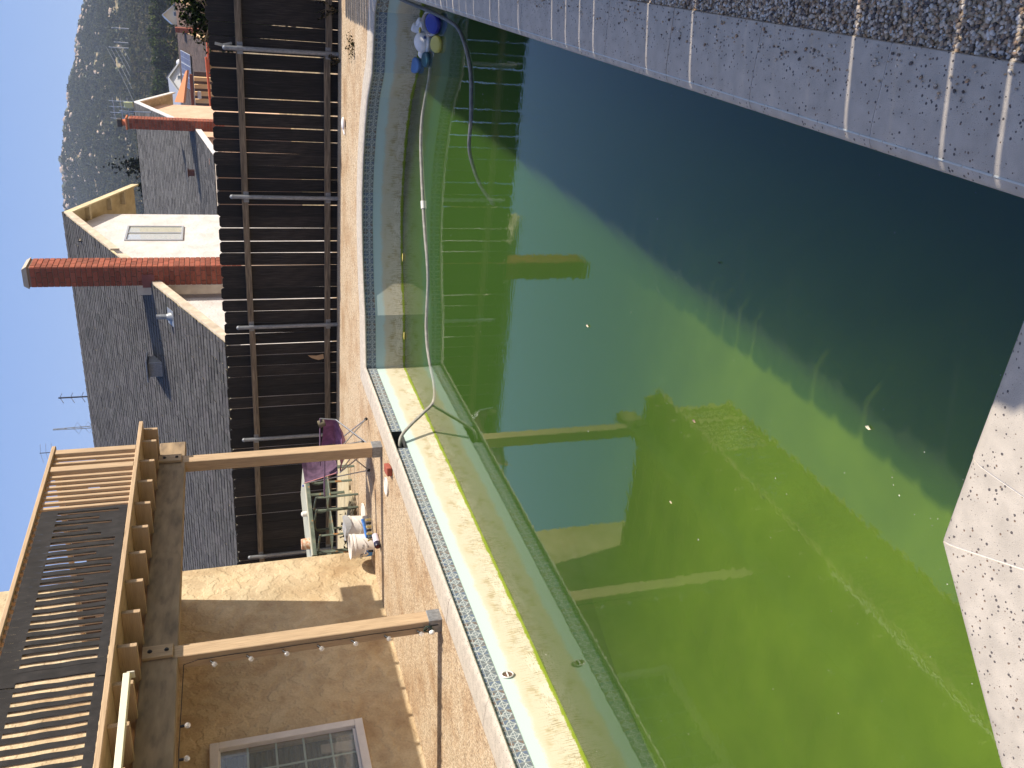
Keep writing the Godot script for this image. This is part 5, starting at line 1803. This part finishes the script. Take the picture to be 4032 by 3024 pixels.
	for k in 4:
		var m := MB.new()
		m.box(Vector3(-10.25 - k * 0.55, 1.1, -74.5), Vector3(0.3, 4.0, 0.3), 0.02)
		part(po, "column", m, plain(col(222, 184, 134), 0.9))
	var bk := MB.new()
	bk.box(Vector3(-11.3, 1.1, -75.2), Vector3(3.0, 4.0, 0.2))
	part(po, "back_wall", bk, plain(col(90, 74, 70), 0.9))
	var cv := MB.new()
	cv.box(Vector3(-11.3, 2.75, -73.5), Vector3(0.5, 0.28, 0.5), 0.04)
	part(po, "cooler", cv, M.white)
	var rl := MB.new()
	rl.tube([Vector3(-8.2, 2.1, -71), Vector3(-12.3, 1.95, -71)], 0.09, 6)
	part(po, "gutter", rl, plain(col(198, 88, 46), 0.7))
	for xx in [-8.45, -9.45]:
		var m := MB.new()
		m.box(Vector3(xx, 0.6, -71), Vector3(0.14, 2.9, 0.14), 0.02)
		part(po, "post", m, plain(col(198, 88, 46), 0.7))
	# houses on the lower slope
	var gable := func(o: Node3D, mid: Vector3, w: float, eave: float, peak: float, deep: float, wm: Material, rm: Material, yaw: float):
		var xf := Transform3D(Basis(Vector3.UP, yaw), mid)
		var m := MB.new()
		m.prism(PackedVector2Array([Vector2(-w / 2, -3), Vector2(w / 2, -3), Vector2(w / 2, eave), Vector2(0, peak), Vector2(-w / 2, eave)]), deep, xf)
		part(o, "wall", m, wm)
		var r := MB.new()
		for s in [-1.0, 1.0]:
			var e := Vector2(s * (w / 2 + 0.35), eave - 0.35 * (peak - eave) / (w / 2))
			r.prism(PackedVector2Array([Vector2(0, peak + 0.22), e + Vector2(0, 0.22), e, Vector2(0, peak + 0.02)]), deep + 0.8, xf)
		part(o, "roof", r, rm)
		var f := MB.new()
		f.box(xf * Vector3(w * 0.08, eave - 0.1, deep / 2 + 0.02), Vector3(0.9, 1.0, 0.06), 0.02, xf.basis)
		var wn := part(o, "window", f, M.white)
		var p := MB.new()
		p.box(xf * Vector3(w * 0.08, eave - 0.1, deep / 2 + 0.05), Vector3(0.7, 0.8, 0.04), 0.0, xf.basis)
		part(wn, "pane", p, plain(col(70, 78, 88), 0.2))
	var h1 := thing("white_cottage", "white gabled house with a small square window, low on the slope behind the solar roof", "house", Vector3(-24.4, 5, -172))
	gable.call(h1, Vector3(-24.2, 7.4, -176), 5.2, -0.2, 1.95, 9.0, M.white, plain(col(150, 150, 158), 0.9), 0.12)
	var h2 := thing("cream_cottage", "cream gabled house with white bargeboards at the right of the slope", "house", Vector3(-16.8, 7, -205))
	gable.call(h2, Vector3(-16.5, 8.3, -208), 4.2, 0.0, 2.4, 8.0, plain(col(222, 206, 178), 0.9), M.white, 0.15)
	var h3 := thing("pale_shed", "long pale grey shed roof on the slope beside the pink gable", "shed", Vector3(-24, 5, -150))
	gable.call(h3, Vector3(-24.4, 7.0, -155), 6.0, -0.3, 1.2, 8.0, plain(col(196, 196, 196), 0.9), plain(col(170, 172, 176), 0.8), 0.9)
	var h4 := thing("brown_cottage", "low brown-roofed house half hidden by the leafy bush", "house", Vector3(-13, 4, -150))
	gable.call(h4, Vector3(-12.6, 5.0, -150), 5.0, 0.0, 1.2, 7.0, plain(col(170, 140, 110), 0.9), plain(col(110, 84, 66), 0.9), 1.2)
	var dm := MB.new()
	dm.lathe([[0.0, 0.9], [0.35, 0.82], [0.62, 0.5], [0.68, 0.1], [0.62, -0.2], [0.6, -3.0]], Transform3D(Basis.IDENTITY, Vector3(-20.4, 6.6, -166)), 18)
	tag(part(null, "dome_tank", dm, plain(col(200, 200, 204), 0.4)), "small pale dome-topped tank beside the white cottage", "tank")
	var tk := MB.new()
	tk.box(Vector3(-33, 15.2, -270), Vector3(4.4, 1.6, 3), 0.2, Basis(Vector3.UP, 0.2))
	tag(part(null, "hillside_trailer", tk, plain(col(206, 202, 192), 0.7)), "long pale trailer parked among the trees above the cottages", "trailer")
	# leafy bush behind the fence at the right, with bare twigs over the planks
	var bu := thing("leafy_bush", "large leafy green bush rising behind the fence at the far right", "bush", Vector3(-1.4, -0.9, -19.2))
	var st := MB.new()
	for k in 16:
		var root := Vector3(-1.3 + g.randfn() * 0.2, -0.9, -19.2 + g.randfn() * 0.2)
		var tip := Vector3(-1.2 + g.randfn() * 0.5, 1.75 + g.randf() * 0.45, -19.0 + g.randfn() * 0.4)
		st.tube([root, root.lerp(tip, 0.6) + Vector3(g.randfn() * 0.08, 0, 0), tip], [0.025, 0.014, 0.004], 5)
	for k in 14:
		var root := Vector3(-1.5 + g.randfn() * 0.25, 1.7, -18.6)
		st.tube([root, root + Vector3(g.randfn() * 0.2, g.randf_range(0.0, 0.25), 0.1), root + Vector3(g.randfn() * 0.3, g.randf_range(-0.15, 0.3), 0.2)], [0.008, 0.005, 0.002], 4)
	part(bu, "stem", st, M.bark)
	part(bu, "foliage", leafy(Vector3(-1.2, 1.45, -19.2), Vector3(1.1, 1.15, 0.9), 9000, 0.045, Color(0.11, 0.19, 0.05), g, 34), M.leaf)
	var bu2 := thing("bright_bush", "yellow-green sunlit bush behind the dark leafy bush at the far right", "bush", Vector3(-0.9, -0.9, -23))
	part(bu2, "foliage", leafy(Vector3(-0.9, 1.75, -23.5), Vector3(1.0, 1.15, 1.0), 6000, 0.055, Color(0.27, 0.36, 0.06), g, 20), M.leaf)
	var s4 := MB.new()
	for k in 7:
		s4.tube([Vector3(-0.9 + g.randfn() * 0.2, -0.9, -23.5), Vector3(-0.9 + g.randfn() * 0.5, 1.6, -23.4 + g.randfn() * 0.3)], [0.03, 0.006], 5)
	part(bu2, "stem", s4, M.bark)
	# conifers behind the second roof
	for e in [[Vector3(-17.3, 0, -74), 9.6, 1.5, "dark conifer just right of the white gable's eave"], [Vector3(-19.2, 0, -75), 8.6, 1.3, "smaller dark conifer touching the white gable's eave"]]:
		tree("conifer", e[3], "conifers behind the grey roof", e[0], e[1], e[2], 2600, 0.16, Color(0.045, 0.065, 0.035), g, 20)
	# trees along the foot of the hill
	var row := [[-22.5, 13.2, 3.0, 0], [-25.8, 12.8, 2.6, 1], [-28.0, 12.4, 2.4, 0], [-30.5, 11.6, 2.8, 1], [-33.2, 12.6, 3.0, 0], [-36.2, 13.0, 3.2, 0], [-39.0, 12.6, 2.6, 1], [-42.0, 13.0, 3.2, 0], [-45.5, 12.2, 3.0, 0], [-19.0, 12.0, 2.6, 1], [-15.5, 11.0, 2.4, 0]]
	var order := ["third from the right,", "fourth from the right,", "fifth from the right,", "sixth from the right,", "fifth from the left,", "fourth from the left,", "third from the left,", "second from the left,", "leftmost", "second from the right,", "rightmost"]
	for i in row.size():
		var e: Array = row[i]
		tree("slope_tree", order[i] + (" dark rounded tree" if e[3] == 0 else " bright rounded tree") + " in the row at the foot of the hill", "row of trees at the foot of the hill", Vector3(e[0], hill_height(e[0], -245 + (i % 3) * 8, bumps) - 0.3, -245 + (i % 3) * 8), e[1] - 5.6, e[2], 750, 0.42, [Color(0.2, 0.3, 0.09), Color(0.36, 0.46, 0.12)][e[3]], g, 9)
	# poles on the hill
	var feet := []
	for e in [[-41.0, -470.0], [-44.0, -472.0], [-50.3, -472.0], [-53.0, -475.0], [-49.5, -370.0]]:
		feet.append(Vector3(e[0], hill_height(e[0], e[1], bumps), e[1]))
	var tall := [9.6, 11.0, 10.0, 13.6, 7.6]
	var lab := ["rightmost short utility pole on the hillside, dark", "second hillside utility pole from the right, pale", "third hillside utility pole from the right, pale", "tallest pale utility pole on the hillside", "dark utility pole low on the slope above the trees"]
	for i in 5:
		var p := thing("utility_pole", lab[i], "utility pole", feet[i], "utility poles on the hillside")
		var m := MB.new()
		m.tube([feet[i] - Vector3(0, 6, 0), feet[i] + Vector3(0, tall[i], 0)], 0.24, 6)
		part(p, "pole", m, plain(col(60, 52, 44), 0.9) if i in [0, 4] else plain(col(170, 168, 166), 0.8))
		var x := MB.new()
		x.box(feet[i] + Vector3(0, tall[i] - 0.8, 0), Vector3(2.4, 0.2, 0.2))
		part(p, "cross_arm", x, plain(col(90, 84, 78), 0.9))
	for k in 5:
		var m := MB.new()
		var pts := []
		for j in 13:
			var u := j / 12.0
			pts.append(Vector3(-53.0, 49 - k * 1.8, -475).lerp(Vector3(-128, 24 - k * 2.5, -440), u) - Vector3(0, 9.0 * 4 * u * (1 - u) * 0.4, 0))
		m.tube(pts, 0.09, 4, false)
		tag(part(null, "power_line", m, plain(col(176, 176, 170), 0.6)), ["topmost", "second from the top", "middle", "second from the bottom", "lowest"][k] + " of the thin power lines slanting across the hillside", "power line", "power lines on the hillside")


func hill_height(x: float, z: float, f: FastNoiseLite) -> float:
	var d := -z
	# how high the skyline stands over each bearing, as height over distance
	var b := x / d
	var stops := [-0.9, 0.05, -0.5, 0.10, -0.34, 0.143, -0.2714, 0.153, -0.2452, 0.1515, -0.2278, 0.1535, -0.2071, 0.1475, -0.1871, 0.1451, -0.1687, 0.1373, -0.1567, 0.1366, -0.1416, 0.132, -0.1298, 0.1286, -0.118, 0.1238, -0.0977, 0.1194, -0.0696, 0.1127, 0.05, 0.10, 0.4, 0.08, 0.9, 0.05]
	var s: float = stops[1]
	for i in range(0, stops.size() - 2, 2):
		if b >= stops[i]:
			s = lerpf(stops[i + 1], stops[i + 3], clampf((b - stops[i]) / (stops[i + 2] - stops[i]), 0, 1))
	var crest := 880.0
	var t := clampf((d - 250.0) / (crest - 250.0), 0.0, 1.0)
	var low := 0.012 + 0.022 * smoothstep(120, 260, d)
	var y := 1.71 + d * lerpf(low, s, pow(t, 0.9) if d < crest else 1.0)
	if d > crest:
		y = 1.71 + crest * s - (d - crest) * 0.28
	y += f.get_noise_2d(x, z) * 7.0 * smoothstep(260, 500, d) * (1.0 - smoothstep(820, 900, d) * 0.7)
	return y if d > 150 else lerpf(-1.6, y, smoothstep(95, 150, d))


func hill_bumps() -> FastNoiseLite:
	var f := FastNoiseLite.new()
	f.seed = 5
	f.frequency = 0.012
	f.fractal_octaves = 4
	return f


func build_land():
	var b := MB.new()
	var yy := -0.9
	for q in [[-1500.0, -16.0, -110.0, 1200.0], [0.9, 1500.0, -110.0, 1200.0], [-16.0, 0.9, -110.0, -13.85], [-16.0, 0.9, 5.0, 1200.0], [-1500.0, 1500.0, -1500.0, -110.0]]:
		var low := yy if q[3] > -100 else yy - 0.6
		b.face(Vector3(q[0], yy, q[3]), Vector3(q[1], yy, q[3]), Vector3(q[1], low, q[2]), Vector3(q[0], low, q[2]), Vector3((q[0] + q[1]) / 2, -50, (q[2] + q[3]) / 2))
	structure("ground", b, M.dirt)
	var f := hill_bumps()
	var h := MB.new()
	var nx := 130
	var nz := 70
	var P := func(i: int, j: int) -> Vector3:
		var z := -100.0 - 1000.0 * pow(float(j) / nz, 1.1)
		var x := lerpf(-0.95, 0.95, float(i) / nx) * -z
		return Vector3(x, hill_height(x, z, f), z)
	var grid := []
	for j in nz + 1:
		for i in nx + 1:
			grid.append(P.call(i, j))
	var norm := []
	for j in nz + 1:
		for i in nx + 1:
			var l: Vector3 = grid[j * (nx + 1) + maxi(i - 1, 0)]
			var r: Vector3 = grid[j * (nx + 1) + mini(i + 1, nx)]
			var u: Vector3 = grid[mini(j + 1, nz) * (nx + 1) + i]
			var d: Vector3 = grid[maxi(j - 1, 0) * (nx + 1) + i]
			norm.append((r - l).cross(u - d).normalized())
	for j in nz:
		for i in nx:
			var k := [j * (nx + 1) + i, j * (nx + 1) + i + 1, (j + 1) * (nx + 1) + i + 1, (j + 1) * (nx + 1) + i]
			h.patch(grid[k[0]], grid[k[1]], grid[k[2]], grid[k[3]], norm[k[0]], norm[k[1]], norm[k[2]], norm[k[3]])
	structure("hillside", h, M.hill)
	# brush and boulders that cover the slope
	var g := RandomNumberGenerator.new()
	g.seed = 99
	var clump := MB.new()
	for k in 26:
		clump.tint = Color.WHITE
		clump.leaf(Vector3(g.randfn() * 0.45, 0.25 + absf(g.randfn()) * 0.3, g.randfn() * 0.45), g.randf_range(0.3, 0.6), g, 0.8)
	clump.ball(Vector3(0, 0.2, 0), Vector3(0.7, 0.45, 0.7), Basis.IDENTITY, 4, 7)
	var rock := MB.new()
	var rp := []
	for i in 24:
		rp.append(g.randf_range(0.7, 1.25))
	rock.ball(Vector3.ZERO, Vector3.ONE, Basis.IDENTITY, 4, 6)
	for i in rock.v.size():
		var key := int(absf(rock.v[i].x * 7.0) + absf(rock.v[i].y * 13.0) + absf(rock.v[i].z * 5.0)) % 24
		rock.v[i] *= rp[key]
	var at := []
	var tint := []
	var rat := []
	var rtint := []
	var patchy := FastNoiseLite.new()
	patchy.seed = 8
	patchy.frequency = 0.014
	for i in 46000:
		var d := 200.0 + 690.0 * pow(g.randf(), 0.8)
		var x := g.randf_range(-0.42, 0.12) * d
		var z := -d
		var t := (d - 200.0) / 690.0
		var n := patchy.get_noise_2d(x * 1.4, z * 0.7)
		if g.randf() < clampf(-n * 2.0, 0, 0.85):
			continue
		var s := g.randf_range(1.0, 2.6) * (0.8 + 0.6 * t)
		at.append(Transform3D(Basis(Vector3.UP, g.randf() * TAU) * Basis.from_scale(Vector3(s, s * g.randf_range(0.7, 1.2), s)), Vector3(x, hill_height(x, z, f) - 0.2, z)))
		var c := Color(0.17, 0.195, 0.10).lerp(Color(0.42, 0.33, 0.19), clampf((0.62 - t) * 0.9 + g.randfn() * 0.25, 0, 1))
		tint.append(c * g.randf_range(0.65, 1.35))
	copies(null, "hillside_brush", clump.mesh(), M.leaf, at, tint)
	for i in 4200:
		var d := 330.0 + 550.0 * pow(g.randf(), 0.45)
		var x := g.randf_range(-0.36, 0.02) * d
		var z := -d
		var t := (d - 330.0) / 550.0
		var n := patchy.get_noise_2d(x * 2.2 + 900, z * 1.2)
		if n < 0.27 - 0.3 * pow(t, 4.0):
			continue
		var s := g.randf_range(0.5, 1.9) * (0.6 + 0.5 * t)
		rat.append(Transform3D(Basis(Vector3(g.randfn(), g.randfn(), g.randfn()).normalized(), g.randf() * TAU) * Basis.from_scale(Vector3(s * 1.4, s, s)), Vector3(x, hill_height(x, z, f) + s * 0.6, z)))
		rtint.append(Color(0.40, 0.30, 0.21) * g.randf_range(0.7, 1.25))
	copies(null, "hillside_boulders", rock.mesh(), M.stone, rat, rtint)
	var rg := []
	var rgt := []
	for i in 1100:
		var bx := -0.36 + 0.4 * i / 1100.0
		var d := 880.0 + g.randfn() * 9.0
		var x := bx * d
		var s := g.randf_range(1.0, 3.2)
		rg.append(Transform3D(Basis(Vector3(g.randfn(), g.randfn(), g.randfn()).normalized(), g.randf() * TAU) * Basis.from_scale(Vector3(s * 1.3, s, s)), Vector3(x, hill_height(x, -d, f) + s * 0.3, -d)))
		rgt.append((Color(0.42, 0.31, 0.23) if g.randf() < 0.6 else Color(0.07, 0.08, 0.05)) * g.randf_range(0.7, 1.2))
	copies(null, "ridge_boulders", rock.mesh(), M.stone, rg, rgt)
